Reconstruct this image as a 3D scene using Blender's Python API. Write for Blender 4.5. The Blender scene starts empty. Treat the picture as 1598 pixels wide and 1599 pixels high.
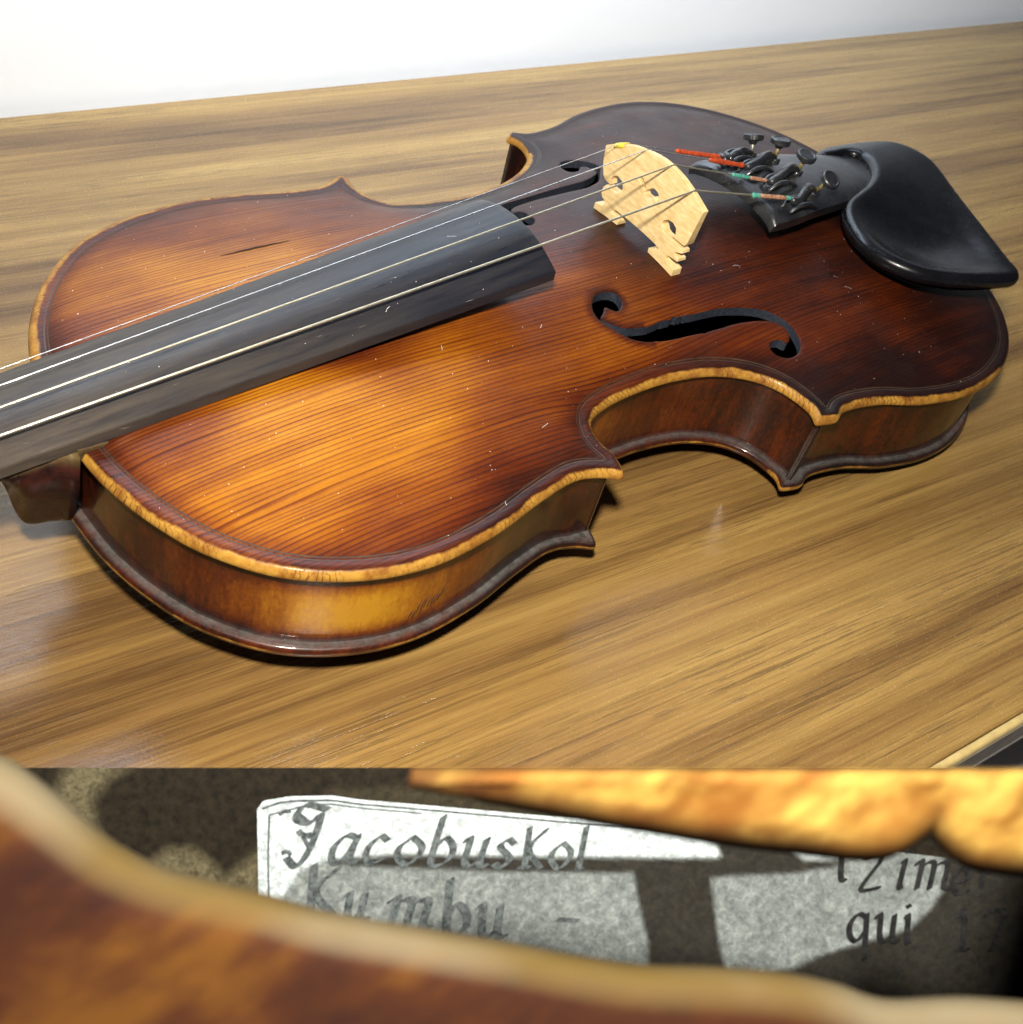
import bpy, math, random
import numpy as np
from mathutils import Vector, Matrix
from mathutils.geometry import delaunay_2d_cdt

# ---------------------------------------------------------------- scene, camera, light
scene = bpy.context.scene
COL = scene.collection
S = 0.001                      # everything below is written in millimetres
# the violin leans a little on its arched back: plane of the table in the violin's own frame
PA, PB, PC = -25.99, 0.0328, -0.0947
_n = np.array([-PB, -PC, 1.0]); _n /= np.linalg.norm(_n)
_x = np.array([1.0, 0, 0]) - _n * _n[0]; _x /= np.linalg.norm(_x)
RW = np.array([_x, np.cross(_n, _x), _n])          # violin frame -> world
TW = np.array([0.0, 0.0, -(RW @ np.array([0, 0, PA]))[2]])
def to_world(p): return RW @ np.asarray(p, float) + TW
def world_matrix(origin=(0, 0, 0)):
    o_ = to_world(origin); mm = Matrix.Identity(4)
    for i in range(3):
        for j in range(3): mm[i][j] = RW[i][j]
        mm[i][3] = o_[i] * S
    return mm
RC = np.array([[0.7933, -0.5722, 0.2079], [-0.2548, -0.6222, -0.7402], [0.5529, 0.5343, -0.6394]])
CAM = np.array([-58.136, -211.710, 243.619])
FPX = 1682.5
cam = bpy.data.cameras.new('camera')
cam.sensor_width = 36.0
cam.lens = 36.0 * FPX / 1598.0
cam.shift_x = 0.0
cam.shift_y = -(799.5 - 599.0) / 1598.0
cam.clip_start = 0.01
cam.clip_end = 50
cam.dof.use_dof = True
cam.dof.focus_distance = 0.33
cam.dof.aperture_fstop = cam.lens / 1.05
cam_ob = bpy.data.objects.new('camera', cam)
COL.objects.link(cam_ob)
m = Matrix.Identity(4)
_r = [RW @ q for q in RC]; _c = to_world(CAM)
for i in range(3):
    m[i][0] = _r[0][i]; m[i][1] = -_r[1][i]; m[i][2] = -_r[2][i]; m[i][3] = _c[i] * S
cam_ob.matrix_world = m
scene.camera = cam_ob
scene.view_settings.view_transform = 'Standard'
scene.view_settings.look = 'None'
scene.view_settings.exposure = 0.0
scene.view_settings.gamma = 1.0

world = bpy.data.worlds.new('World')
scene.world = world
world.use_nodes = True
bg = world.node_tree.nodes['Background']
bg.inputs[0].default_value = (0.62, 0.72, 1.0, 1)
bg.inputs[1].default_value = 0.055

def area(name, loc, target, size, power, color, spread=180, shape='DISK', size_y=None):
    l = bpy.data.lights.new(name, 'AREA')
    l.shape = shape; l.size = size
    if size_y: l.size_y = size_y
    l.energy = power; l.color = color; l.spread = math.radians(spread)
    o = bpy.data.objects.new(name, l)
    COL.objects.link(o)
    o.location = Vector(loc) * S
    o.rotation_euler = (Vector(target) - Vector(loc)).to_track_quat('-Z', 'Y').to_euler()
    return o
# the camera's flash, an unseen cool fill added to whiten the wall, a ceiling light
area('flash_light', tuple(to_world((-61, -193, 313))), tuple(to_world((190, -10, 20))), 22 * S, 3.5, (1.0, 0.94, 0.82))
area('wall_fill_light', (200, 150, 600), (270, 300, 420), 600 * S, 6.0, (0.74, 0.86, 1.0), 112, 'RECTANGLE', 160 * S)
area('ceiling_light', (60, 160, 1500), (60, 60, 0), 420 * S, 0.35, (0.80, 0.88, 1.0))

# ---------------------------------------------------------------- node helpers
def mat_new(name):
    mt = bpy.data.materials.new(name)
    mt.use_nodes = True
    nt = mt.node_tree
    return mt, nt, nt.nodes['Principled BSDF']
class N:
    def __init__(s, nt): s.nt = nt
    def n(s, t, **k):
        x = s.nt.nodes.new(t)
        for a, b in k.items(): setattr(x, a, b)
        return x
    def link(s, a, b): s.nt.links.new(a, b)
    def val(s, sock, v):
        if isinstance(v, (int, float)): sock.default_value = v
        elif isinstance(v, tuple): sock.default_value = v if len(v) == 4 or sock.type == 'VECTOR' else (*v, 1)
        else: s.link(v, sock)
    def math(s, op, a, b=0.0, c=None, clamp=False):
        x = s.n('ShaderNodeMath', operation=op, use_clamp=clamp)
        s.val(x.inputs[0], a); s.val(x.inputs[1], b)
        if c is not None: s.val(x.inputs[2], c)
        return x.outputs[0]
    def mix(s, f, a, b, mode='MIX'):
        x = s.n('ShaderNodeMix', data_type='RGBA', blend_type=mode)
        s.val(x.inputs[0], f); s.val(x.inputs[6], a); s.val(x.inputs[7], b)
        return x.outputs[2]
    def ramp(s, f, stops, interp='LINEAR'):
        x = s.n('ShaderNodeValToRGB')
        r = x.color_ramp; r.interpolation = interp
        while len(r.elements) > 1: r.elements.remove(r.elements[-1])
        for i, (p, c) in enumerate(stops):
            e = r.elements[0] if i == 0 else r.elements.new(p)
            e.position = p
            e.color = (c, c, c, 1) if isinstance(c, (int, float)) else (*c, 1)
        s.val(x.inputs[0], f)
        return x.outputs[0]
    def coord(s, scale=(1, 1, 1), rot=(0, 0, 0), src='Object'):
        t = s.n('ShaderNodeTexCoord'); mp = s.n('ShaderNodeMapping')
        mp.inputs['Scale'].default_value = scale
        mp.inputs['Rotation'].default_value = rot
        s.link(t.outputs[src], mp.inputs[0])
        return mp.outputs[0]
    def noise(s, vec, scale, detail=3, rough=0.55, dist=0.0, out=0):
        x = s.n('ShaderNodeTexNoise')
        s.link(vec, x.inputs['Vector']); x.inputs['Scale'].default_value = scale
        x.inputs['Detail'].default_value = detail; x.inputs['Roughness'].default_value = rough
        x.inputs['Distortion'].default_value = dist
        return x.outputs[out]
    def attr(s, name):
        x = s.n('ShaderNodeAttribute', attribute_name=name)
        return x.outputs['Fac']
    def bump(s, h, strength, dist, normal=None):
        x = s.n('ShaderNodeBump')
        x.inputs['Strength'].default_value = strength; x.inputs['Distance'].default_value = dist
        s.link(h, x.inputs['Height'])
        if normal is not None: s.link(normal, x.inputs['Normal'])
        return x.outputs[0]

AMBER = [(0.0, (0.0075, 0.0032, 0.0028)), (0.16, (0.020, 0.0046, 0.0026)), (0.36, (0.074, 0.0125, 0.0022)),
         (0.56, (0.165, 0.042, 0.0026)), (0.78, (0.31, 0.115, 0.005)), (1.0, (0.45, 0.215, 0.011))]

def varnish(name, top=True, ribs=False):
    """varnished wood: 'amber' is how far the dark varnish is worn through, 'edge' millimetres from the rim"""
    mt, nt, p = mat_new(name); g = N(nt)
    co = g.coord((1000, 1000, 1000))
    sx = g.n('ShaderNodeSeparateXYZ'); g.link(co, sx.inputs[0])
    amber = g.attr('amber')
    big = g.noise(g.coord((1, 1.6, 1)), 38, 4, 0.6)
    streak = g.noise(g.coord((22, 260, 60)), 1.0, 4, 0.6)
    a = g.math('ADD', amber, g.math('MULTIPLY', g.math('SUBTRACT', big, 0.5), 0.30))
    a = g.math('ADD', a, g.math('MULTIPLY', g.math('SUBTRACT', streak, 0.5), 0.34))
    if top:
        wob = g.noise(g.coord((9, 60, 9)), 1.0, 2, 0.5)
        yy = g.math('ADD', sx.outputs[1], g.math('ADD', g.math('MULTIPLY', wob, 4.2), g.math('MULTIPLY', g.noise(g.coord((0.5, 60, 0.5)), 1.0, 3, 0.55), 8.5)))
        ph = g.math('FRACT', g.math('DIVIDE', yy, 1.42))
        fine = g.noise(g.coord((60, 1500, 60)), 1.0, 2, 0.6)
        # a grain line: soft on one side, sharp on the other
        line = g.ramp(ph, [(0.0, 0.0), (0.5, 0.04), (0.74, 0.5), (0.86, 1.0), (0.93, 0.3), (1.0, 0.0)])
        mod = g.ramp(g.noise(g.coord((14, 170, 20)), 1.0, 3, 0.6), [(0.25, 0.35), (0.7, 1.0)])
        line = g.math('MULTIPLY', line, mod)
        a2 = g.math('SUBTRACT', a, g.math('MULTIPLY', line, g.math('ADD', g.math('MULTIPLY', amber, 0.40), 0.12)))
        a2 = g.math('ADD', a2, g.math('MULTIPLY', g.math('SUBTRACT', fine, 0.5), 0.10))
    else:
        fl = g.math('ADD', g.math('MULTIPLY', g.noise(g.coord((260, 260, 45)), 1.0, 3, 0.6), 0.5), g.math('MULTIPLY', g.noise(g.coord((900, 900, 420)), 1.0, 3, 0.7), 0.5))
        a2 = g.math('ADD', a, g.math('MULTIPLY', g.math('SUBTRACT', fl, 0.5), 0.75))
        line = fl
    speck = g.noise(co, 0.9, 2, 0.7)
    a2 = g.math('ADD', a2, g.math('MULTIPLY', g.math('SUBTRACT', speck, 0.5), 0.10), clamp=True)
    colr = g.ramp(a2, AMBER)
    # bare, yellow worn rim
    edge = g.attr('edge')
    wn = g.noise(co, 0.13, 5, 0.6)
    ws = g.attr('worn')
    lim = g.math('ADD', g.math('MULTIPLY', ws, 1.5), g.math('MULTIPLY', g.math('SUBTRACT', wn, 0.5), 2.4))
    wear = g.math('MULTIPLY', g.math('SUBTRACT', lim, edge), 1.6, clamp=True)
    wear = g.math('MULTIPLY', wear, g.math('MULTIPLY', ws, 3.0, clamp=True))
    tick = g.attr('run')
    tn = g.noise(co, 0.12, 2)
    tk = g.math('FRACT', g.math('ADD', g.math('DIVIDE', tick, 1.75), g.math('MULTIPLY', tn, 2.6)))
    tk = g.ramp(tk, [(0.0, 1.0), (0.10, 1.0), (0.2, 0.0), (1.0, 0.0)])
    tk = g.math('MULTIPLY', tk, g.ramp(g.noise(co, 0.05, 2), [(0.46, 0.0), (0.62, 0.8)]))
    bare = g.mix(g.noise(co, 0.5, 4, 0.7), (0.26, 0.115, 0.014), (0.46, 0.255, 0.048))
    bare = g.mix(g.ramp(g.noise(co, 0.16, 4, 0.7), [(0.42, 0.0), (0.66, 0.85)]), bare, (0.15, 0.045, 0.007))
    bare = g.mix(tk, bare, (0.045, 0.015, 0.006))
    colr = g.mix(wear, colr, bare)
    # dust and dirt caught on the varnish
    dn = g.ramp(g.noise(co, 0.035, 5, 0.7), [(0.45, 0.0), (0.8, 1.0)])
    colr = g.mix(g.math('MULTIPLY', dn, 0.012), colr, (0.45, 0.42, 0.40))
    # ground-in grey dirt in the gutter of the back and ribs
    gr = g.attr('dirt')
    colr = g.mix(g.math('MULTIPLY', gr, g.ramp(g.noise(co, 0.4, 4, 0.7), [(0.3, 0.25), (0.7, 0.8)])), colr, (0.13, 0.125, 0.12))
    g.link(colr, p.inputs['Base Color'])
    rg = g.ramp(g.noise(co, 0.06, 5, 0.65), [(0.3, 0.31), (0.7, 0.46)])
    g.link(g.mix(wear, rg, (0.45, 0.45, 0.45)), p.inputs['Roughness'])
    p.inputs['Specular IOR Level'].default_value = 0.17
    p.inputs['Coat Weight'].default_value = 0.10 if top else 0.5
    p.inputs['Coat Roughness'].default_value = 0.16 if top else 0.075
    h = g.math('ADD', g.math('MULTIPLY', line, -0.35 if top else 0.15), g.math('MULTIPLY', g.noise(co, 0.8, 4, 0.7), 0.55))
    h = g.math('ADD', h, g.math('MULTIPLY', g.noise(co, 0.1, 3), 1.5))
    h = g.math('SUBTRACT', h, g.math('MULTIPLY', g.math('MULTIPLY', tk, wear), 0.45))
    b = g.bump(h, 0.55, 0.00022)
    g.link(b, p.inputs['Normal']); g.link(g.bump(h, 0.3, 0.0001), p.inputs['Coat Normal'])
    return mt

def simple(name, col, rough, spec=0.5, metal=0.0, coat=0.0, var=None, vs=0.3, bump=0.0, bs=1.0, stretch=(1, 1, 1), dust=0.0, coatr=0.08):
    mt, nt, p = mat_new(name); g = N(nt)
    co = g.coord(tuple(1000 * q for q in stretch))
    c2 = var if var else tuple(min(1, q * 1.35) for q in col)
    colr = g.mix(g.ramp(g.noise(co, vs, 4, 0.65), [(0.35, 0.0), (0.65, 1.0)]), col, c2)
    if dust:
        big = g.ramp(g.noise(g.coord((1000, 1000, 1000)), 0.09, 4, 0.7), [(0.4, 0.15), (0.7, 1.0)])
        sp = g.ramp(g.noise(g.coord((1000, 1000, 1000)), 1.6, 3, 0.7), [(0.45, 0.2), (0.7, 1.0)])
        colr = g.mix(g.math('MULTIPLY', g.math('MULTIPLY', big, sp), dust), colr, (0.34, 0.33, 0.29))
    g.link(colr, p.inputs['Base Color'])
    rr = g.ramp(g.noise(co, 0.15, 4, 0.6), [(0.3, max(0.03, rough - 0.06)), (0.7, rough + 0.08)])
    g.link(rr, p.inputs['Roughness'])
    p.inputs['Specular IOR Level'].default_value = spec
    p.inputs['Metallic'].default_value = metal
    p.inputs['Coat Weight'].default_value = coat
    p.inputs['Coat Roughness'].default_value = coatr
    if bump:
        g.link(g.bump(g.noise(co, bs, 4, 0.65), 0.6, bump * S), p.inputs['Normal'])
    return mt

M = {}
M['top'] = varnish('varnished_spruce', True)
M['maple'] = varnish('varnished_maple', False)
M['purfling'] = simple('purfling_black', (0.018, 0.010, 0.006), 0.5, var=(0.05, 0.025, 0.012), bump=0.05)
M['holewall'] = simple('ink_black_cut', (0.010, 0.013, 0.020), 0.42, var=(0.035, 0.040, 0.055), vs=1.3, bump=0.25, bs=1.3)
M['inside'] = simple('bare_inner_wood', (0.012, 0.009, 0.006), 0.9, var=(0.02, 0.015, 0.01))
M['ebony_gloss'] = simple('polished_ebony', (0.003, 0.003, 0.004), 0.26, 0.25, coat=0.15, var=(0.005, 0.005, 0.007), vs=0.08, coatr=0.07, dust=0.008)
M['black_plastic'] = simple('dusty_black_plastic', (0.006, 0.007, 0.010), 0.3, 0.5, coat=0.3, var=(0.012, 0.013, 0.017), bump=0.06, dust=0.16)
M['knob'] = simple('black_knob', (0.008, 0.009, 0.012), 0.32, 0.6, var=(0.02, 0.02, 0.024), vs=0.6, dust=0.07)
M['bridge'] = simple('bridge_maple', (0.60, 0.41, 0.17), 0.45, 0.4, var=(0.78, 0.59, 0.31), vs=0.55, bump=0.05, bs=0.9, stretch=(1, 0.35, 1))
M['bridge_hole'] = M['bridge']
M['wound'] = simple('wound_metal_string', (0.50, 0.46, 0.33), 0.34, 0.5, metal=0.85, var=(0.62, 0.58, 0.46), vs=0.7)
M['steel'] = simple('bright_steel_string', (0.72, 0.72, 0.72), 0.25, 0.5, metal=0.95)
M['orange'] = simple('orange_silk', (0.60, 0.085, 0.02), 0.8, 0.2, var=(0.25, 0.03, 0.012), vs=1.2, bump=0.4, bs=1.5)
M['pink'] = simple('faded_pink_silk', (0.62, 0.28, 0.16), 0.85, 0.2, var=(0.16, 0.12, 0.08), vs=1.1, bump=0.3, bs=1.5)
M['green'] = simple('green_silk', (0.03, 0.26, 0.19), 0.85, 0.2, var=(0.12, 0.36, 0.28), vs=1.1, bump=0.3, bs=1.5)
M['brass'] = simple('tarnished_brass', (0.50, 0.38, 0.14), 0.4, 0.5, metal=0.7, var=(0.28, 0.22, 0.10), vs=0.8)
M['nickel'] = simple('dull_nickel', (0.42, 0.41, 0.36), 0.4, 0.5, metal=0.7, var=(0.25, 0.24, 0.2), vs=0.8)
M['parchment'] = simple('yellow_parchment', (0.80, 0.62, 0.05), 0.5, 0.3)
M['pencil'] = simple('pencil_mark', (0.06, 0.05, 0.05), 0.7)
M['cut_shade'] = simple('shade_black_cut', (0.0012, 0.0010, 0.0010), 0.9, 0.05)  # near-black that paints in the shade below the upper edge
M['crack'] = simple('dark_crack', (0.02, 0.008, 0.004), 0.8)
M['dust'] = simple('white_lint', (0.75, 0.74, 0.72), 0.9, 0.1)
M['cork'] = simple('cork', (0.45, 0.28, 0.12), 0.9, 0.1, bump=0.2)
M['neckwood'] = None
M['shim'] = simple('grimy_shim', (0.03, 0.02, 0.012), 0.6, 0.2, var=(0.09, 0.055, 0.022), vs=0.5)

def ebony_board():
    mt, nt, p = mat_new('ebony_fingerboard'); g = N(nt)
    co = g.coord((1000, 1000, 1000))
    st = g.noise(g.coord((22, 520, 200)), 1.0, 5, 0.65)
    base = g.mix(g.ramp(st, [(0.3, 0.0), (0.75, 1.0)]), (0.006, 0.0075, 0.013), (0.024, 0.022, 0.024))
    # playing wear towards the nut: the ebony turns grey-brown
    sx = g.n('ShaderNodeSeparateXYZ'); g.link(co, sx.inputs[0])
    w = g.math('MULTIPLY', g.math('SUBTRACT', 105.0, sx.outputs[0]), 1 / 130.0, clamp=True)
    wn = g.ramp(g.noise(g.coord((30, 420, 200)), 1.0, 5, 0.7), [(0.3, 0.2), (0.7, 1.0)])
    base = g.mix(g.math('MULTIPLY', w, wn), base, (0.080, 0.062, 0.046))
    sc = g.ramp(g.noise(g.coord((60, 2600, 900)), 1.0, 2, 0.5), [(0.72, 0.0), (0.77, 1.0)])
    base = g.mix(g.math('MULTIPLY', sc, 0.45), base, (0.25, 0.22, 0.2))
    sp = g.ramp(g.noise(co, 1.9, 2, 0.6), [(0.74, 0.0), (0.8, 1.0)])
    base = g.mix(g.math('MULTIPLY', sp, 0.5), base, (0.3, 0.3, 0.3))
    g.link(base, p.inputs['Base Color'])
    g.link(g.ramp(g.noise(g.coord((40, 300, 300)), 1.0, 4, 0.6), [(0.3, 0.26), (0.7, 0.4)]), p.inputs['Roughness'])
    p.inputs['Specular IOR Level'].default_value = 0.26
    g.link(g.bump(st, 0.5, 0.00012), p.inputs['Normal'])
    return mt
M['board'] = ebony_board()

def neck_mat():
    mt, nt, p = mat_new('neck_wood'); g = N(nt)
    co = g.coord((1000, 1000, 1000))
    sx = g.n('ShaderNodeSeparateXYZ'); g.link(co, sx.inputs[0])
    # bare, hand-worn wood up by the board, dark red-brown varnish down on the heel
    t = g.math('ADD', g.math('MULTIPLY', g.math('SUBTRACT', sx.outputs[2], 31.0), 1 / 5.0),
               g.math('MULTIPLY', g.math('SUBTRACT', g.noise(co, 0.11, 4, 0.6), 0.5), 1.2), clamp=True)
    bare = g.mix(g.noise(g.coord((60, 60, 300)), 1.0, 4, 0.6), (0.055, 0.034, 0.013), (0.12, 0.080, 0.030))
    dark = g.mix(g.ramp(g.noise(co, 0.14, 4, 0.6), [(0.4, 0.0), (0.65, 1.0)]), (0.010, 0.0045, 0.0045), (0.035, 0.010, 0.007))
    c = g.mix(t, dark, bare)
    g.link(c, p.inputs['Base Color'])
    g.link(g.ramp(g.noise(co, 0.3, 4, 0.7), [(0.3, 0.25), (0.7, 0.42)]), p.inputs['Roughness'])
    p.inputs['Specular IOR Level'].default_value = 0.12
    g.link(g.bump(g.noise(co, 0.7, 4, 0.7), 0.5, 0.0002), p.inputs['Normal'])
    return mt
M['neckwood'] = neck_mat()

def laminate():
    mt, nt, p = mat_new('walnut_laminate'); g = N(nt)
    R5 = (0, 0, math.radians(7.0))
    co = g.coord((1, 1, 1), R5)
    def st(sx_, sy_, sc, det=4, ro=0.6, dist=0.0):
        mp = g.n('ShaderNodeMapping'); mp.inputs['Scale'].default_value = (sx_, sy_, 1)
        g.link(co, mp.inputs[0])
        return g.noise(mp.outputs[0], sc, det, ro, dist)
    bands = st(1.3, 24, 1.0, 5, 0.62, 0.5)
    mid = st(2.4, 150, 1.0, 5, 0.7, 0.25)
    thin = st(8, 800, 1.0, 4, 0.7)
    fine = st(60, 1500, 1.0, 3, 0.7)
    f = g.math('ADD', g.math('MULTIPLY', bands, 0.56), g.math('ADD', g.math('MULTIPLY', mid, 0.20), g.math('ADD', g.math('MULTIPLY', thin, 0.18), g.math('MULTIPLY', fine, 0.12))))
    c = g.ramp(f, [(0.36, (0.054, 0.026, 0.010)), (0.44, (0.100, 0.051, 0.018)), (0.49, (0.168, 0.091, 0.029)), (0.55, (0.250, 0.146, 0.044)), (0.63, (0.345, 0.215, 0.068))])
    red = st(2.2, 45, 1.0, 3, 0.6)
    c = g.mix(g.ramp(red, [(0.52, 0.0), (0.72, 0.45)]), c, (0.27, 0.145, 0.052))
    # short dark pores, in sparse and dense drifts
    clump = st(5, 70, 1.0, 4, 0.65)
    cm = g.ramp(clump, [(0.40, 0.10), (0.60, 1.0)])
    pores = st(60, 1500, 1.0, 2, 0.5)
    pm = g.math('MULTIPLY', g.ramp(pores, [(0.57, 0.0), (0.61, 1.0)]), cm)
    c = g.mix(g.math('MULTIPLY', pm, 0.5), c, (0.070, 0.040, 0.018))
    pores2 = st(14, 950, 1.0, 2, 0.5)
    pm2 = g.math('MULTIPLY', g.ramp(pores2, [(0.585, 0.0), (0.61, 1.0)]), cm)
    c = g.mix(g.math('MULTIPLY', pm2, 0.5), c, (0.060, 0.034, 0.014))
    g.link(c, p.inputs['Base Color'])
    tex = g.noise(g.coord((1000, 1000, 1000)), 1.1, 3, 0.6)
    g.link(g.ramp(tex, [(0.3, 0.20), (0.7, 0.29)]), p.inputs['Roughness'])
    p.inputs['Specular IOR Level'].default_value = 0.5
    h = g.math('SUBTRACT', g.math('MULTIPLY', tex, 0.6), g.math('MULTIPLY', pm, 0.8))
    g.link(g.bump(h, 0.45, 0.00016), p.inputs['Normal'])
    return mt
M['laminate'] = laminate()

def plain(name, col, rough, bscale=60, bdist=0.0004):
    mt, nt, p = mat_new(name); g = N(nt)
    co = g.coord((1, 1, 1))
    c = g.mix(g.noise(co, 9, 4, 0.6), tuple(q * 0.93 for q in col), col)
    g.link(c, p.inputs['Base Color'])
    p.inputs['Roughness'].default_value = rough
    g.link(g.bump(g.noise(co, bscale, 5, 0.6), 0.5, bdist), p.inputs['Normal'])
    return mt
M['wall'] = plain('white_wall_paint', (0.90, 0.92, 0.95), 0.7)
M['floor'] = plain('pale_grey_floor', (0.80, 0.82, 0.80), 0.5)
M['edge_band'] = simple('pale_edge_band', (0.50, 0.37, 0.15), 0.4, var=(0.42, 0.30, 0.12))
M['underside'] = simple('dark_table_side', (0.045, 0.022, 0.012), 0.5, var=(0.07, 0.035, 0.018))

# ---------------------------------------------------------------- mesh helpers
def tag(o, label=None, category=None, kind=None, group=None):
    if label: o['label'] = label
    if category: o['category'] = category
    if kind: o['kind'] = kind
    if group: o['group'] = group
    return o
def mesh(name, verts, faces, mat, parent=None, smooth=True, attrs=None, scale=S, mats=None, midx=None):
    me = bpy.data.meshes.new(name)
    v = np.asarray(verts, float) * scale
    me.from_pydata(v.tolist(), [], [tuple(int(i) for i in f) for f in faces])
    for mm in (mats or [mat]): me.materials.append(mm)
    if midx is not None: me.polygons.foreach_set('material_index', np.asarray(midx, dtype=np.int32))
    if attrs:
        for k, a in attrs.items():
            at = me.attributes.new(k, 'FLOAT', 'POINT'); at.data.foreach_set('value', np.asarray(a, dtype=np.float32))
    if smooth: me.polygons.foreach_set('use_smooth', [True] * len(me.polygons))
    me.update()
    o = bpy.data.objects.new(name, me)
    COL.objects.link(o)
    if parent: o.parent = parent
    return o
def empty(name, loc=(0, 0, 0)):
    o = bpy.data.objects.new(name, None); o.empty_display_size = 0.02
    o.location = Vector(loc) * S; COL.objects.link(o); return o
def sharp(o, deg=35):
    me = o.data
    import bmesh
    bm = bmesh.new(); bm.from_mesh(me)
    bmesh.ops.recalc_face_normals(bm, faces=bm.faces)
    for e in bm.edges:
        if len(e.link_faces) == 2 and e.calc_face_angle(0) > math.radians(deg): e.smooth = False
    bm.to_mesh(me); bm.free(); return o
def bevel(o, w, seg=2, ang=40):
    b = o.modifiers.new('bevel', 'BEVEL'); b.width = w * S; b.segments = seg; b.limit_method = 'ANGLE'; b.angle_limit = math.radians(ang)
    b.harden_normals = False
    return o
def catmull(P, n=8, closed=False):
    P = np.asarray(P, float)
    Q = np.vstack([P[-1:], P, P[:2]]) if closed else np.vstack([2 * P[0] - P[1], P, 2 * P[-1] - P[-2]])
    out = []
    for i in range(1, len(Q) - 2):
        p0, p1, p2, p3 = Q[i - 1:i + 3]
        for t in np.arange(n) / n:
            out.append(.5 * ((2 * p1) + (-p0 + p2) * t + (2 * p0 - 5 * p1 + 4 * p2 - p3) * t * t + (-p0 + 3 * p1 - 3 * p2 + p3) * t ** 3))
    if not closed: out.append(Q[-2])
    return np.array(out)
def resample(P, step, closed=False):
    P = np.asarray(P, float)
    if closed: P = np.vstack([P, P[:1]])
    d = np.r_[0, np.cumsum(np.linalg.norm(np.diff(P, axis=0), axis=1))]
    n = max(2, int(round(d[-1] / step)))
    t = np.linspace(0, d[-1], n + 1)
    if closed: t = t[:-1]
    return np.stack([np.interp(t, d, P[:, k]) for k in range(P.shape[1])], 1)
def tube(name, pts, r, mat, parent=None, seg=8, ripple=0.0, cap=True):
    pts = [Vector(p) for p in pts]
    rs = r if hasattr(r, '__len__') else [r] * len(pts)
    V = []; F = []
    up = Vector((0, 0, 1))
    for i, p in enumerate(pts):
        t = (pts[min(i + 1, len(pts) - 1)] - pts[max(i - 1, 0)]).normalized()
        u = up if abs(t.dot(up)) < 0.95 else Vector((0, 1, 0))
        a = t.cross(u).normalized(); b = a.cross(t).normalized()
        for k in range(seg):
            th = 2 * math.pi * k / seg
            V.append(p + (a * math.cos(th) + b * math.sin(th)) * rs[i])
    for i in range(len(pts) - 1):
        for k in range(seg):
            F.append((i * seg + k, i * seg + (k + 1) % seg, (i + 1) * seg + (k + 1) % seg, (i + 1) * seg + k))
    if cap:
        F.append(tuple(range(seg))[::-1]); F.append(tuple((len(pts) - 1) * seg + k for k in range(seg)))
    return mesh(name, V, F, mat, parent)
def loft(secs, closed_ends=True):
    n = len(secs[0]); V = [v for s in secs for v in s]; F = []
    for i in range(len(secs) - 1):
        for k in range(n):
            F.append((i * n + k, i * n + (k + 1) % n, (i + 1) * n + (k + 1) % n, (i + 1) * n + k))
    if closed_ends:
        F.append(tuple(range(n))[::-1]); F.append(tuple((len(secs) - 1) * n + k for k in range(n)))
    return V, F
def inside(poly, X, Y):
    c = np.zeros(np.shape(X), bool); n = len(poly); j = n - 1
    for i in range(n):
        xi, yi = poly[i]; xj, yj = poly[j]
        if yi != yj:
            mm = ((yi > Y) != (yj > Y)) & (X < (xj - xi) * (Y - yi) / (yj - yi) + xi); c ^= mm
        j = i
    return c
def polydist(P, poly, closed=True):
    """distance to a polyline and index of the nearest segment"""
    A = np.asarray(poly); B = np.roll(A, -1, 0)
    if not closed: A, B = A[:-1], A[1:]
    D = B - A; L2 = (D ** 2).sum(1) + 1e-12
    P = np.asarray(P, float); out = np.empty(len(P)); idx = np.empty(len(P), int)
    for s in range(0, len(P), 2000):
        v = P[s:s + 2000, None] - A[None]
        t = np.clip((v * D).sum(2) / L2, 0, 1)
        e = v - t[..., None] * D
        q = (e ** 2).sum(2); idx[s:s + 2000] = q.argmin(1); out[s:s + 2000] = np.sqrt(q.min(1))
    return out, idx
def cdt(loops, pts):
    """triangulate: loops[0] outline, others holes; pts loose points. Returns coords, tris"""
    V = []; E = []
    for L in loops:
        b = len(V); n = len(L)
        V += [Vector((float(a), float(c))) for a, c in L]
        E += [(b + i, b + (i + 1) % n) for i in range(n)]
    V += [Vector((float(a), float(c))) for a, c in pts]
    r = delaunay_2d_cdt(V, E, [], 0, 1e-5)
    co = np.array([[v.x, v.y] for v in r[0]]); tri = np.array([f for f in r[2] if len(f) == 3])
    c = co[tri].mean(1)
    keep = inside(loops[0], c[:, 0], c[:, 1])
    for h in loops[1:]: keep &= ~inside(h, c[:, 0], c[:, 1])
    tri = tri[keep]
    a, b, d = co[tri[:, 0]], co[tri[:, 1]], co[tri[:, 2]]
    ar = (b[:, 0] - a[:, 0]) * (d[:, 1] - a[:, 1]) - (b[:, 1] - a[:, 1]) * (d[:, 0] - a[:, 0])
    tri[ar < 0] = tri[ar < 0][:, ::-1]
    return co, tri
def box(name, x0, x1, y0, y1, z0, z1, mat, parent=None, bev=0.0, scale=S):
    V = [(x, y, z) for x in (x0, x1) for y in (y0, y1) for z in (z0, z1)]
    F = [(0, 1, 3, 2), (4, 6, 7, 5), (0, 4, 5, 1), (2, 3, 7, 6), (0, 2, 6, 4), (1, 5, 7, 3)]
    o = mesh(name, V, F, mat, parent, smooth=False, scale=scale)
    if bev: bevel(o, bev)
    return o

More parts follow.
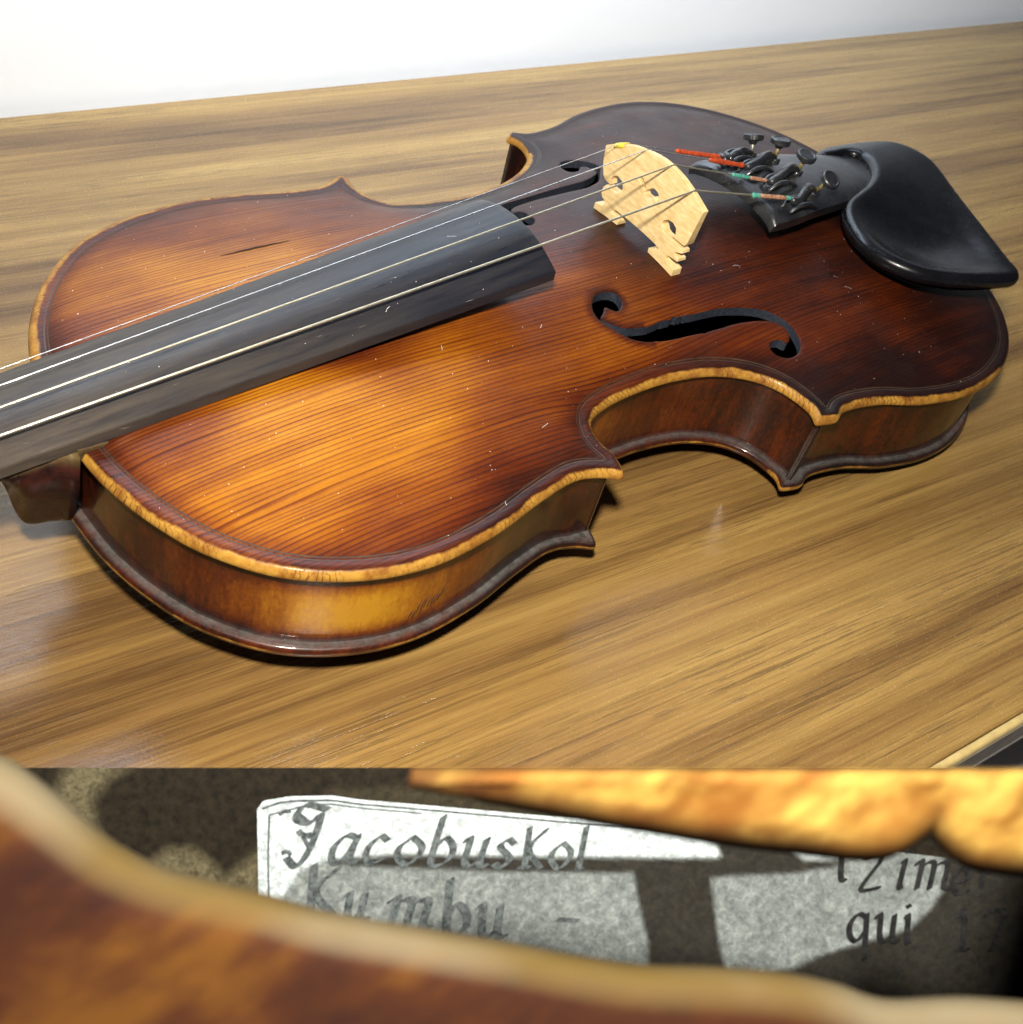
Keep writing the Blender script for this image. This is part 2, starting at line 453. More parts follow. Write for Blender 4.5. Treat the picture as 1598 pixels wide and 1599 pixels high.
# ---------------------------------------------------------------- setting: wall, floor, table
def lin(p, q, x): return p[1] + (q[1] - p[1]) * (x - p[0]) / (q[0] - p[0])
TX0, TX1 = -520.0, 1150.0
def tw(x, y): return tuple(to_world((x, y, PA + PB * x + PC * y))[:2])
bk0, bk1 = tw(69.0, 298.9), tw(852.7, 211.6)
ft0, ft1 = tw(170.7, -184.0), tw(215.4, -188.2)
YB0, YB1 = lin(bk0, bk1, TX0), lin(bk0, bk1, TX1)
YF0, YF1 = lin(ft0, ft1, TX0), lin(ft0, ft1, TX1)
table = empty('table', (300, 0, -160))
tag(table, 'walnut laminate table top with a pale front edge, under the violin', 'table')
TZ = 160
def tt(v): return [(x - 300, y, z + TZ) for x, y, z in v]
V = tt([(TX0, YF0, 0), (TX1, YF1, 0), (TX1, YB1, 0), (TX0, YB0, 0), (TX0, YF0, -24), (TX1, YF1, -24), (TX1, YB1, -24), (TX0, YB0, -24)])
F = [(0, 1, 2, 3), (7, 6, 5, 4), (0, 4, 5, 1), (1, 5, 6, 2), (2, 6, 7, 3), (3, 7, 4, 0)]
o = mesh('tabletop', V, F, M['laminate'], table, smooth=False); bevel(o, 0.6)
def strip(name, z0, z1, out0, out1, mat):
    a = [(TX0, YF0 - out0, z0), (TX1, YF1 - out0, z0), (TX1, YF1 - out0, z1), (TX0, YF0 - out0, z1),
         (TX0, YF0 - out1, z0), (TX1, YF1 - out1, z0), (TX1, YF1 - out1, z1), (TX0, YF0 - out1, z1)]
    f = [(0, 1, 2, 3), (7, 6, 5, 4), (0, 4, 5, 1), (1, 5, 6, 2), (2, 6, 7, 3), (3, 7, 4, 0)]
    o = mesh(name, tt(a), f, mat, table, smooth=False); bevel(o, 0.8, 3); return o
strip('edge_band', -0.2, -4.2, 0.1, 2.6, M['edge_band'])
strip('shaded_side', -4.4, -16, 0.1, 1.6, M['underside'])  # front face in shadow, its shade painted in as dark brown
for lx in (-460, 1080):
    for ly in (-140, 150):
        box('leg', lx - 320, lx - 280, ly - 20, ly + 20, 0, TZ - 24.3, M['underside'], table, 1.0)
wy0, wy1 = YB0 + 9, YB1 + 9
o = mesh('wall', [(-2600, lin(bk0, bk1, -2600) + 9, -160), (3200, lin(bk0, bk1, 3200) + 9, -160), (3200, lin(bk0, bk1, 3200) + 9, 1900), (-2600, lin(bk0, bk1, -2600) + 9, 1900)], [(0, 1, 2, 3)], M['wall'], smooth=False)
tag(o, kind='structure')
o = mesh('floor', [(-3000, -2500, -160), (3600, -2500, -160), (3600, 400, -160), (-3000, 400, -160)], [(0, 1, 2, 3)], M['floor'], smooth=False)
tag(o, kind='structure')

# ---------------------------------------------------------------- violin: outline and arching
violin = empty('violin')
violin.matrix_world = world_matrix()
tag(violin, 'old amber and dark brown violin lying on its back on the wooden table', 'violin')
NEAR = [[-0.0, -0.0], [0.7, 11.1], [3.1, 26.2], [8.3, 41.7], [16.3, 56.9], [29.7, 71.4], [46.9, 80.7], [65.1, 84.5], [85.1, 83.0], [103.4, 78.8], [116.8, 76.6], [125.6, 78.7], [131.5, 82.9], [133.9, 74.5], [132.9, 67.2], [137.1, 59.6], [147.1, 56.0], [163.0, 54.6], [176.9, 55.3], [191.2, 58.6], [202.7, 65.5], [208.9, 74.9], [210.2, 86.3], [206.7, 90.8], [216.5, 93.4], [222.6, 90.5], [238.4, 93.2], [254.5, 99.9], [274.8, 104.0], [295.2, 102.7], [315.9, 94.9], [333.9, 80.3], [347.5, 60.7], [354.5, 38.7], [357.1, 18.4], [356.4, 0.0]]
FAR = [[-0.0, 0.0], [0.4, 11.4], [2.3, 26.6], [7.5, 41.8], [16.0, 56.3], [29.8, 70.3], [47.3, 78.8], [65.9, 82.6], [85.6, 82.4], [103.6, 79.3], [116.8, 78.1], [125.3, 80.7], [131.1, 85.0], [130.2, 75.9], [131.2, 69.2], [136.7, 62.2], [147.3, 58.3], [163.3, 56.9], [177.2, 57.9], [192.0, 61.8], [204.5, 68.5], [212.6, 76.4], [214.5, 86.3], [210.9, 89.3], [216.0, 93.7], [222.2, 90.1], [238.2, 92.1], [254.5, 97.9], [275.2, 101.6], [295.7, 100.9], [316.5, 93.5], [334.5, 79.3], [348.4, 60.0], [355.7, 38.4], [357.9, 18.3], [356.4, 0.0]]
FAR[12] = [128.6, 83.4]; FAR[11] = [124.6, 80.6]; FAR[13] = [132.4, 81.6]; FAR[14] = [131.4, 72.5]
NS = (13, 11, 12)
def seg_curves(P):
    P = np.array(P); a, b = NS[0], NS[0] + NS[1]
    def sg(Q, mf, ml):
        if mf: Q = np.vstack([Q[2:0:-1] * [1, -1], Q])
        if ml: Q = np.vstack([Q, Q[-2:-4:-1] * [1, -1]])
        c = catmull(Q)
        if mf: c = c[16:]
        if ml: c = c[:-16]
        return c
    return [sg(P[:a], 1, 0), sg(P[a:b], 0, 0), sg(P[b:], 0, 1)]
fs = seg_curves(FAR); ns_ = [s * [1, -1] for s in seg_curves(NEAR)]
far_line = np.vstack(fs); near_line = np.vstack(ns_)
raw = np.vstack([far_line, near_line[::-1][1:-1]])
OUT = resample(raw, 1.15, True)
for _k in range(5):                                 # round off the worn corners
    _sm = (np.roll(OUT, 1, 0) + np.roll(OUT, -1, 0) + 2 * OUT) / 4
    _w = ((np.abs(OUT[:, 0] - 130) < 9) & (np.abs(OUT[:, 1]) > 66)) | ((np.abs(OUT[:, 0] - 214) < 11) & (np.abs(OUT[:, 1]) > 76))
    OUT = np.where(_w[:, None], _sm, OUT)
#                     # outermost plan outline, clockwise from the neck over the far side
def area2(p): return ((p[:, 0] * np.roll(p[:, 1], -1)) - (np.roll(p[:, 0], -1) * p[:, 1])).sum()
SGN = 1.0 if area2(OUT) > 0 else -1.0
def offset(P, d, closed=True):
    """inward offset along vertex normals"""
    P = np.asarray(P)
    if closed: T = np.roll(P, -1, 0) - np.roll(P, 1, 0)
    else: T = np.gradient(P, axis=0)
    T /= np.linalg.norm(T, axis=1)[:, None] + 1e-9
    Nn = np.stack([-T[:, 1], T[:, 0]], 1) * SGN
    return P + Nn * d
def clean_offset(P, d):
    Q = offset(P, d); dd, _ = polydist(Q, P); ok = inside(P, Q[:, 0], Q[:, 1]) & (dd > 0.96 * d)
    return Q[ok]
AR = 11.3; TOPZ = 35.2
def arch_grid(poly, step=2.0):
    xs = np.arange(-6, 366, step); ys = np.arange(-114, 114.1, step)
    X, Y = np.meshgrid(xs, ys, indexing='ij'); mk = inside(poly, X, Y)
    u = np.zeros(X.shape); w = 1.93
    par = (np.add.outer(np.arange(len(xs)), np.arange(len(ys))) % 2); masks = [mk & (par == k) for k in (0, 1)]
    for it in range(420):
        for k in (0, 1):
            s = np.zeros_like(u)
            s[1:-1, 1:-1] = (u[2:, 1:-1] + u[:-2, 1:-1] + u[1:-1, 2:] + u[1:-1, :-2] + step * step) * .25
            u = np.where(masks[k], u + w * (s - u), u)
    uc = u[:, len(ys) // 2]; k = np.exp(-(np.arange(-14, 15) / 6.) ** 2); k /= k.sum()
    t = np.clip(xs / 356., 0, 1); L = (1 - np.abs(2 * t - 1) ** 2.6) ** .75
    q = np.maximum(u, 0); qc = np.maximum(np.convolve(np.maximum(uc, 0), k, 'same'), 260)
    r = np.clip(q / qc[:, None], 0, 1.15); s = np.clip(r, 0, 1.04)
    g = s ** 1.2; H = g * L[:, None]
    for _ in range(3):
        H[1:-1, 1:-1] = (H[1:-1, 1:-1] * 4 + H[2:, 1:-1] + H[:-2, 1:-1] + H[1:-1, 2:] + H[1:-1, :-2]) / 8
    return xs, ys, H
GRID = arch_grid(raw)
def arch(x, y):
    xs, ys, H = GRID
    fx = np.clip((np.asarray(x, float) - xs[0]) / 2.0, 0, len(xs) - 1.001); fy = np.clip((np.asarray(y, float) - ys[0]) / 2.0, 0, len(ys) - 1.001)
    i = fx.astype(int); j = fy.astype(int); a = fx - i; b = fy - j
    return H[i, j] * (1 - a) * (1 - b) + H[i + 1, j] * a * (1 - b) + H[i, j + 1] * (1 - a) * b + H[i + 1, j + 1] * a * b
def rim(d):
    d = np.asarray(d, float)
    z = np.where(d < 1.9, -1.4 * (1 - np.clip(d, 0, 1.9) / 1.9) ** 2.2, 0.0)
    t = np.clip((d - 2.4) / 2.6, 0, 1); u = np.clip((d - 5.0) / 9.0, 0, 1)
    return z - 0.55 * (t * t * (3 - 2 * t)) * (1 - u * u * (3 - 2 * u))
def topz(x, y, d): return TOPZ + rim(d) + AR * arch(x, y) * np.clip((np.asarray(d, float) - 1.0) / 6.0, 0, 1)
def topz1(x, y):
    d, _ = polydist(np.array([[x, y]]), OUT)
    return float(topz(x, y, d)[0])

# f-holes
FN = np.array([[163.2, -23.2], [166.6, -20.4], [170.9, -20.1], [174.2, -21.4], [174.8, -24.2], [173.4, -26.9], [170.5, -28.5], [168.6, -27.5], [166.9, -25.8], [164.8, -27.7], [162.5, -29.4], [164.6, -32.4], [168.5, -35.1], [173.0, -36.2], [177.2, -37.0], [183.5, -36.8], [189.3, -37.4], [194.5, -38.0], [199.1, -38.5], [203.7, -39.0], [209.4, -40.0], [215.7, -42.1], [221.1, -44.5], [225.2, -47.5], [227.8, -51.4], [228.9, -55.8], [228.1, -60.3], [226.5, -63.5], [223.6, -65.8], [220.2, -66.6], [217.3, -65.8], [215.1, -63.4], [214.6, -60.8], [215.6, -58.8], [217.8, -58.1], [220.6, -59.1], [221.9, -61.2], [224.9, -59.3], [225.9, -55.8], [224.0, -52.1], [219.9, -49.9], [214.7, -48.3], [209.0, -47.2], [203.1, -46.6], [196.8, -46.1], [196.0, -46.6], [195.3, -45.7], [187.2, -44.5], [181.0, -43.7], [175.1, -42.4], [171.9, -41.3], [168.6, -39.5], [165.6, -36.3], [163.4, -33.0], [161.6, -29.7], [161.5, -26.4]])
FFp = np.array([[215.3, 59.7], [218.4, 61.2], [222.1, 59.9], [225.3, 56.7], [227.3, 52.8], [227.0, 49.0], [222.9, 44.5], [218.4, 39.7], [213.9, 37.8], [208.4, 36.8], [200.6, 37.2], [194.6, 37.3], [185.8, 37.3], [177.3, 36.3], [172.3, 34.4], [170.7, 31.6], [174.3, 30.8], [174.5, 25.7], [174.1, 23.3], [170.4, 20.4], [166.5, 22.5], [163.4, 26.0], [162.4, 30.0], [163.9, 33.7], [170.8, 38.9], [175.4, 40.5], [182.6, 41.1], [188.7, 41.5], [194.9, 41.9], [204.1, 42.1], [211.9, 42.1], [217.7, 43.4], [222.8, 46.2], [222.8, 51.8], [220.6, 53.1], [217.0, 50.6], [213.9, 51.9], [213.6, 55.9]])
def refine_hole(P, seed):
    Q = catmull(P, 4, True); Q = resample(Q, 0.75, True)
    return Q
H1 = refine_hole(FN, 1)
# the ragged, chewed length on the upper edge of the near sound hole
rng = np.random.default_rng(5)
for i in range(len(H1)):
    x, y = H1[i]
    if 176 < x < 197 and y > -43.4: H1[i, 1] += rng.uniform(0.0, 0.85) if rng.random() < 0.35 else 0
H2 = refine_hole(FFp, 2)

# varnish wear map (how thin the dark varnish is), measured in the violin's own plan
SAMP = np.array([(18,45,.75),(31,56,.62),(51,66,.45),(45,41,.86),(72,55,.52),(73,35,.85),(98,49,.58),(112,58,.35),(121,40,.6),(132,36,.42),(148,40,.26),(30,28,.7),(10,25,.3),
 (184,43,.22),(218,67,.18),(264,68,.19),(298,61,.19),(320,50,.17),(176,17,.18),(173,6,.25),(176,-15,.5),(168,-8,.55),(185,-22,.42),(190,0,.2),(205,-10,.15),
 (226,-28,.26),(253,-36,.28),(242,-59,.3),(230,-45,.40),(275,-66,.27),(299,-80,.2),(300,-92,.07),(247,-90,.07),(214,-75,.12),(189,-52,.36),(192,-31,.46),(225,-46,.38),
 (147,-35,.6),(123,-49,.5),(108,-54,.62),(119,-66,.22),(102,-30,.74),(88,-18,.42),(68,-37,.84),(44,-25,.74),(26,-26,.6),(15,-24,.36),(20,-41,.8),(30,-55,.76),(42,-65.5,.62),
 (54,-75,.45),(73,-76,.26),(96,-72,.22),(73,-59,.80),(123,-26,.55),(138,-19,.45),(85,-4,.3),(50,-45,.86),(85,-45,.82),(75,0,.3),(30,0,.2),(120,0,.3),(330,-40,.16),(330,0,.05),
 (260,0,.14),(155,-50,.5),(240,40,.17),(280,-40,.26),(165,-25,.5),(160,-42,.55),(205,-55,.28),(290,20,.15),(165,55,.1),(50,-30,.85),(60,-68,.55)], float)
def amber_at(x, y):
    P = np.stack([np.ravel(x), np.ravel(y)], 1); out = np.empty(len(P))
    for s in range(0, len(P), 4000):
        d2 = ((P[s:s + 4000, None] - SAMP[None, :, :2]) ** 2).sum(2)
        w = np.exp(-d2 / (2 * 10.5 ** 2)) + 1e-4 / (d2 + 10)
        out[s:s + 4000] = (w * SAMP[:, 2]).sum(1) / w.sum(1)
    return out
RUN = np.arange(len(OUT)) * 1.15
def worn_at(x, y, i=None):
    """how far the rim is worn bare: 0 none, 1 strongly"""
    x = np.asarray(x); y = np.asarray(y)
    w = np.where(y < 0, np.where(x < 215, 1.0, np.where(x < 300, 0.95, 0.55)), np.where(x < 130, 1.9, np.where(x < 213, 1.9, np.where(x < 235, 0.7, 0.4))))
    return w

# top plate -------------------------------------------------------
d0 = 0.7
ring0 = offset(OUT, d0)
pts = []
for dd_ in (1.2, 1.7, 2.3, 3.0, 3.8, 4.6, 5.5, 6.6, 8.0, 9.6):
    pts.append(clean_offset(OUT, dd_)[:: (1 if dd_ < 6 else 2)])
gx, gy = np.meshgrid(np.arange(2, 356, 1.9), np.arange(-106, 106, 1.9), indexing='ij')
gx = gx + (np.arange(gx.shape[1]) % 2)[None] * 0.95
gp = np.stack([gx.ravel(), gy.ravel()], 1)
gp = gp[inside(OUT, gp[:, 0], gp[:, 1])]
dg, _ = polydist(gp, OUT); gp = gp[dg > 10.6]
pts = np.vstack(pts + [gp])
keep = np.ones(len(pts), bool)
for H in (H1, H2):
    dh, _ = polydist(pts, H); keep &= (dh > 0.9) & ~inside(H, pts[:, 0], pts[:, 1])
pts = pts[keep]
ringsH = []
for H in (H1, H2):
    s = 1.0 if area2(H) > 0 else -1.0
    T = np.roll(H, -1, 0) - np.roll(H, 1, 0); T /= np.linalg.norm(T, axis=1)[:, None] + 1e-9
    O = H - np.stack([-T[:, 1], T[:, 0]], 1) * s * 0.55
    dh, _ = polydist(O, H); ok = (dh > 0.45) & ~inside(H, O[:, 0], O[:, 1]); ringsH.append(O[ok])
allp = np.vstack([pts] + ringsH)
co, tri = cdt([ring0, H1, H2], allp)
de, ie = polydist(co, OUT)
z = topz(co[:, 0], co[:, 1], de)
for H in (H1, H2):                       # edges of the cut rounded over a little
    dh, _ = polydist(co, H); z = z - 0.22 * np.clip(1 - dh / 0.5, 0, 1)
V = np.column_stack([co, z]); nV = len(V)
F = tri.tolist(); mi = [0] * len(F)
edge = de.copy(); run = RUN[ie]
# outer rounded rim, from ring0 outwards and under
prof = [(0.25, 33.75), (0.05, 33.25), (0.0, 32.7), (0.05, 32.15), (0.3, 31.75), (0.9, 31.5), (3.4, 31.4)]
from_idx = {}
key = {(round(a, 3), round(b, 3)): i for i, (a, b) in enumerate(co)}
prev = []
d0i, _ = polydist(ring0, co[:0] if False else OUT)
for a, b in ring0:
    j = int(np.argmin((co[:, 0] - a) ** 2 + (co[:, 1] - b) ** 2)); prev.append(j)
Vl = V.tolist(); edge = edge.tolist(); run = run.tolist()
n = len(OUT)
for (dd_, zz) in prof:
    R_ = offset(OUT, dd_); base = len(Vl)
    for i in range(n):
        Vl.append([R_[i, 0], R_[i, 1], zz]); edge.append(0.0 if dd_ < 1 else 3); run.append(RUN[i])
    cur = [base + i for i in range(n)]
    for i in range(n):
        j = (i + 1) % n
        q = (prev[i], prev[j], cur[j], cur[i]) if SGN < 0 else (prev[i], cur[i], cur[j], prev[j])
        F.append(q); mi.append(0)
    prev = cur
Va = np.array(Vl)
am = amber_at(Va[:, 0], Va[:, 1]); ed = np.array(edge)
am = am * (0.45 + 0.55 * np.clip((ed - 1.0) / 9.0, 0, 1)) + 0.05 * (ed < 3)
wr = worn_at(Va[:, 0], Va[:, 1])
# grime band round the near eye of the sound hole
dn, _ = polydist(Va[:, :2], H1)
am = np.where((dn < 3.0) & (Va[:, 0] < 176), am * (0.35 + 0.65 * dn / 3.0), am)
dirt = np.zeros(len(Va))
top = mesh('top_plate', Va, F, M['top'], violin, attrs=dict(amber=am, edge=ed, worn=wr, run=np.array(run), dirt=dirt))
tag(top, 'striped spruce front, amber in the middle and nearly black at the edges')

# walls of the two sound holes
for H in (H1, H2):
    dz, _ = polydist(H, OUT); zt = topz(H[:, 0], H[:, 1], dz) - 0.22
    n = len(H); Vh = [(a, b, c) for (a, b), c in zip(H, zt)] + [(a, b, c - 3.4) for (a, b), c in zip(H, zt)]
    Fh = [(i, (i + 1) % n, n + (i + 1) % n, n + i) for i in range(n)]
    mesh('sound_hole_edge', Vh, Fh, M['holewall'], violin)

# purfling: two dark inlaid lines with a pale one between
def ribbon(d1, d2, lift):
    A_ = offset(OUT, d1); B_ = offset(OUT, d2)
    ok = (polydist(B_, OUT)[0] > 0.965 * d2) & inside(OUT, B_[:, 0], B_[:, 1]) & (polydist(A_, OUT)[0] > 0.965 * d1)
    da, _ = polydist(A_, OUT); db, _ = polydist(B_, OUT)
    za = topz(A_[:, 0], A_[:, 1], da) + lift; zb = topz(B_[:, 0], B_[:, 1], db) + lift
    V = [(a, b, c) for (a, b), c in zip(A_, za)] + [(a, b, c) for (a, b), c in zip(B_, zb)]
    n = len(A_); F = []
    for i in range(n):
        j = (i + 1) % n
        if ok[i] and ok[j]:
            F.append((i, n + i, n + j, j) if SGN > 0 else (i, j, n + j, n + i))
    return V, F
V1, F1 = ribbon(4.1, 4.5, 0.045); V2, F2 = ribbon(5.0, 5.4, 0.045)
o = mesh('purfling', V1 + V2, F1 + [tuple(k + len(V1) for k in f) for f in F2], M['purfling'], violin)

# back plate -------------------------------------------------------
ringb = offset(OUT, 0.7)
gpb = gp[::2]
cb, tb = cdt([ringb[::2]], np.vstack([clean_offset(OUT, 4)[::3], clean_offset(OUT, 8)[::4], gpb]))
db_, _ = polydist(cb, OUT)
_a = arch(cb[:, 0], cb[:, 1]) * np.clip((db_ - 2) / 8, 0, 1)
BD = 5.0
while BD < 30 and (RW @ np.stack([cb[:, 0], cb[:, 1], 0.25 - BD * _a]))[2].min() + TW[2] > 0.15: BD += 0.1
zb = 0.25 - BD * _a
Vb = [(a, b, c) for (a, b), c in zip(cb, zb)]; Fb = tb[:, ::-1].tolist()
eb = db_.tolist(); rb_ = [0.0] * len(Vb); dirtb = [0.0] * len(Vb)
prof = [(0.7, 0.22), (0.25, 0.5), (0.05, 1.0), (0.0, 1.7), (0.05, 2.3), (0.3, 2.9), (0.8, 3.35), (1.4, 3.5), (2.0, 3.4), (2.8, 3.2), (4.5, 3.2)]
n = len(OUT); prev = None
for dd_, zz in prof:
    R_ = offset(OUT, dd_); base = len(Vb)
    for i in range(n):
        Vb.append((R_[i, 0], R_[i, 1], zz)); eb.append(abs(zz - 1.7) * 1.2 if dd_ < 1 else 4); rb_.append(RUN[i]); dirtb.append(np.clip((dd_ - 0.5) / 1.2, 0, 1) * 0.9)
    cur = [base + i for i in range(n)]
    if prev:
        for i in range(n):
            j = (i + 1) % n
            Fb.append((prev[i], cur[i], cur[j], prev[j]) if SGN < 0 else (prev[i], prev[j], cur[j], cur[i]))
    prev = cur
Vb = np.array(Vb)
amb = 0.16 + 0.10 * np.sin(Vb[:, 0] / 23.0)
wrb = np.where((Vb[:, 1] < 0), 0.30 + 0.12 * np.sin(Vb[:, 0] / 9.0), 0.2)
tips = (np.abs(Vb[:, 0] - 130) < 5) | (np.abs(Vb[:, 0] - 213) < 7); tips &= np.abs(Vb[:, 1]) > 82
wrb = np.where(tips, 0.9, wrb)
back = mesh('back_plate', Vb, Fb, M['maple'], violin, attrs=dict(amber=amb, edge=np.array(eb), worn=wrb, run=np.array(rb_) * 0, dirt=np.array(dirtb)))

# ribs -------------------------------------------------------------
def ribline(seg, sgn, c0=None, c1=None, ins=3.0):
    P = resample(seg, 1.6); T = np.gradient(P, axis=0); T /= np.linalg.norm(T, axis=1)[:, None]
    Nn = np.stack([-T[:, 1], T[:, 0]], 1) * sgn
    Q = P + Nn * ins
    s = np.r_[0, np.cumsum(np.linalg.norm(np.diff(P, axis=0), axis=1))]
    if c0 is not None:
        w = np.clip(1 - s / 9.0, 0, 1)[:, None] ** 1.3; Q = Q + (np.array(c0) - Q[0]) * w
    if c1 is not None:
        w = np.clip(1 - (s[-1] - s) / 9.0, 0, 1)[:, None] ** 1.3; Q = Q + (np.array(c1) - Q[-1]) * w
    return Q
def rib(seg, sgn, c0, c1, fn, ins=3.0):
    Q = ribline(seg, sgn, c0, c1, ins)
    T = np.gradient(Q, axis=0); T /= np.linalg.norm(T, axis=1)[:, None]
    Nn = np.stack([-T[:, 1], T[:, 0]], 1) * sgn
    zs = [3.1, 3.8, 5, 7, 10, 13, 16, 19, 22, 25, 28, 30.5, 31.6]
    V = []; am_ = []; dr = []
    for zz in zs:
        for (a, b) in Q:
            V.append((a, b, zz)); am_.append(fn(a, b, zz)); dr.append(max(0.0, 1 - (zz - 3.1) / 1.8) * 0.7)
    n = len(Q); F = []
    for k in range(len(zs) - 1):
        for i in range(n - 1): F.append((k * n + i, k * n + i + 1, (k + 1) * n + i + 1, (k + 1) * n + i))
    b0 = len(V)
    Qi = Q + Nn * 1.1
    for zz in (3.1, 31.6):
        for (a, b) in Qi: V.append((a, b, zz)); am_.append(0.1); dr.append(0)
    for i in range(n - 1): F.append((b0 + i, b0 + n + i, b0 + n + i + 1, b0 + i + 1))
    for i in (0, n - 1):
        F.append((i, (len(zs) - 1) * n + i, b0 + n + i, b0 + i))
    k = len(V)
    return mesh('rib', V, F, M['maple'], violin, attrs=dict(amber=am_, edge=[9.0] * k, worn=[0.0] * k, run=[0.0] * k, dirt=dr))
def gs(x, m_, s_): return math.exp(-((x - m_) / s_) ** 2)
def f_up(a, b, z_):
    t = math.exp(-((z_ - 16) / 10.5) ** 4)
    return 0.14 + t * (0.88 * gs(a, 46, 22) + 0.30 * gs(a, 80, 13) + 0.15 * gs(a, 66, 12))
def f_c(a, b, z_): return 0.20 + 0.26 * gs(a, 152, 14) * math.exp(-((z_ - 18) / 10) ** 2) + 0.14 * gs(a, 185, 12)
def f_lo(a, b, z_): return 0.17 + 0.14 * gs(a, 235, 30) * math.exp(-((z_ - 16) / 9) ** 2)
def mid(p, q, ins): p = np.array(p); q = np.array(q); return (p + q) / 2
for (segs, sgn, yy) in ((ns_, 1, -1), (fs, -1, 1)):
    u, c_, l = segs
    t1 = (u[-1] + c_[0]) / 2; t1 = t1 + np.array([-0.6, -yy * 2.8])
    t2 = (c_[-1] + l[0]) / 2; t2 = t2 + np.array([0.6, -yy * 3.0])
    sg_ = SGN * (1 if yy > 0 else -1)
    rib(u, sg_, None, t1, f_up); rib(c_, sg_, t1 + np.array([0.15, 0]), t2, f_c); rib(l, sg_, t2 + np.array([0.15, 0]), None, f_lo)

# fingerboard ------------------------------------------------------
def fbz(x): return 35.9 + 0.141 * x
def fbw(x): return 21.0 - (144.5 - x) * (21.0 - 12.2) / 270.0
secs = []
xs_ = np.r_[np.linspace(-125.5, 130, 30), np.linspace(134, 144.8, 8)]
for x in xs_:
    w = fbw(x); zb_ = fbz(x); end = max(0.0, (x - 143.6) / 1.2)
    s = [(x, -w + .4, zb_ + 0), (x, -w, zb_ + .4), (x, -w, zb_ + 3.6 - end * .3), (x, -w + .25, zb_ + 4.05 - end * .4)]
    rad = 42.0
    for k in range(1, 16):
        y = -w + .25 + (2 * w - .5) * k / 16; zz = zb_ + 4.05 + math.sqrt(rad ** 2 - y * y) - math.sqrt(rad ** 2 - (w - .25) ** 2)
        s.append((x, y, zz - end * .5))
    s += [(x, w - .25, zb_ + 4.05 - end * .4), (x, w, zb_ + 3.6), (x, w, zb_ + .4), (x, w - .4, zb_)]
    secs.append(s)
V, F = loft(secs)
fb = sharp(mesh('fingerboard', V, F, M['board'], violin), 24)
def fbtop(x, y):
    w = fbw(x) - .25; return fbz(x) + 4.05 + math.sqrt(42 ** 2 - y * y) - math.sqrt(42 ** 2 - w * w)

# neck, heel, pegbox -----------------------------------------------
def neckbot(x):
    K = [(-135, 2.5), (-60, 14.5), (-30, 22.5), (-22, 24.6), (-18.5, 24.6), (-16, 22), (-14.3, 16), (-13.0, 9), (-12.2, 3), (-10.8, -0.6), (-9.0, -1.9), (-2, -2.2), (0.6, -2.2)]
    return float(np.interp(x, [k[0] for k in K], [k[1] for k in K]))
secs = []
for x in [-126, -110, -90, -70, -50, -35, -27, -22, -19.5, -18, -16.8, -15.6, -14.6, -13.8, -13.1, -12.5, -11.9, -11.2, -10.4, -9.4, -8, -6, -4, -2, 0.4]:
    zt = fbz(x) - 0.02; zb_ = neckbot(x); w = fbw(x) - 0.8; s = []
    heel = min(1.0, max(0.0, (x + 24) / 10.0))
    # concave flanks on the heel, round back on the neck
    for k in range(0, 25):
        t = k / 24.0; th = math.pi * t
        c, si = math.cos(th), math.sin(th)
        yn = -c * w; zn = zt - (zt - zb_) * si ** 0.9
        u_ = abs(c) ** 0.42 * (1 if c > 0 else -1); dep = si ** 0.5
        wz = w * (1 - 0.62 * math.sin(min(1, dep) * math.pi / 2) ** 2 * (0.6 + 0.4 * min(1, dep))) + 2.6 * max(0, (x + 7) / 7) ** 2
        if x > -13.6: wz = wz * (1 + (math.sqrt(max(0.03, 1 - ((min(x, -1) + 1) / 12.9) ** 2)) - 1) * dep ** 2)
        yh = -u_ * wz; zh = zt - (zt - zb_) * min(1, dep * 1.0)
        s.append((x, yn * (1 - heel) + yh * heel, zn * (1 - heel) + zh * heel))
    secs.append(s)
V, F = loft(secs)
mesh('neck', V, F, M['neckwood'], violin)
# packed shim under the board where neck meets body
o = box('neck_shim', 0.3, 8.4, -16.6, 16.6, 33.2, 36.9, M['shim'], violin, 0.5)
# pegbox and scroll, beyond the picture
secs = []
for x, w, zt, zb_ in [(-126, 12, 19, 2.5), (-150, 11.5, 14, -1), (-175, 10.5, 8, -5), (-198, 9, 3, -7)]:
    secs.append([(x, -w, zb_ + 3), (x, -w, zt), (x, w, zt), (x, w, zb_ + 3), (x, w - 3, zb_), (x, -w + 3, zb_)])
V, F = loft(secs); o = mesh('pegbox', V, F, M['neckwood'], violin, smooth=False); bevel(o, 1)
for sd in (-1, 1):
    P = []; rr = []
    for k in range(60):
        t = k / 59; a = 2 * math.pi * 1.6 * t; r_ = 16 * (1 - 0.72 * t)
        P.append((-212 + r_ * math.sin(a), sd * (5 + 9 * t), 5 + r_ * math.cos(a) * 0.8)); rr.append(5.5 - 2 * t)
    tube('scroll_turn', P, rr, M['neckwood'], violin, 10)
for i, x in enumerate((-140, -153, -166, -180)):
    sd = 1 if i % 2 else -1
    tube('peg', [(x, -sd * 14, 6 - i * 2), (x, sd * 24, 6 - i * 2), (x, sd * 26, 6 - i * 2), (x, sd * 36, 6 - i * 2), (x, sd * 42, 6 - i * 2)], [3, 3.8, 5, 6.5, 2.5], M['ebony_gloss'], violin, 12)
box('nut', -128.5, -125.6, -12.2, 12.2, 18.2, 27.6, M['ebony_gloss'], violin, 0.4)

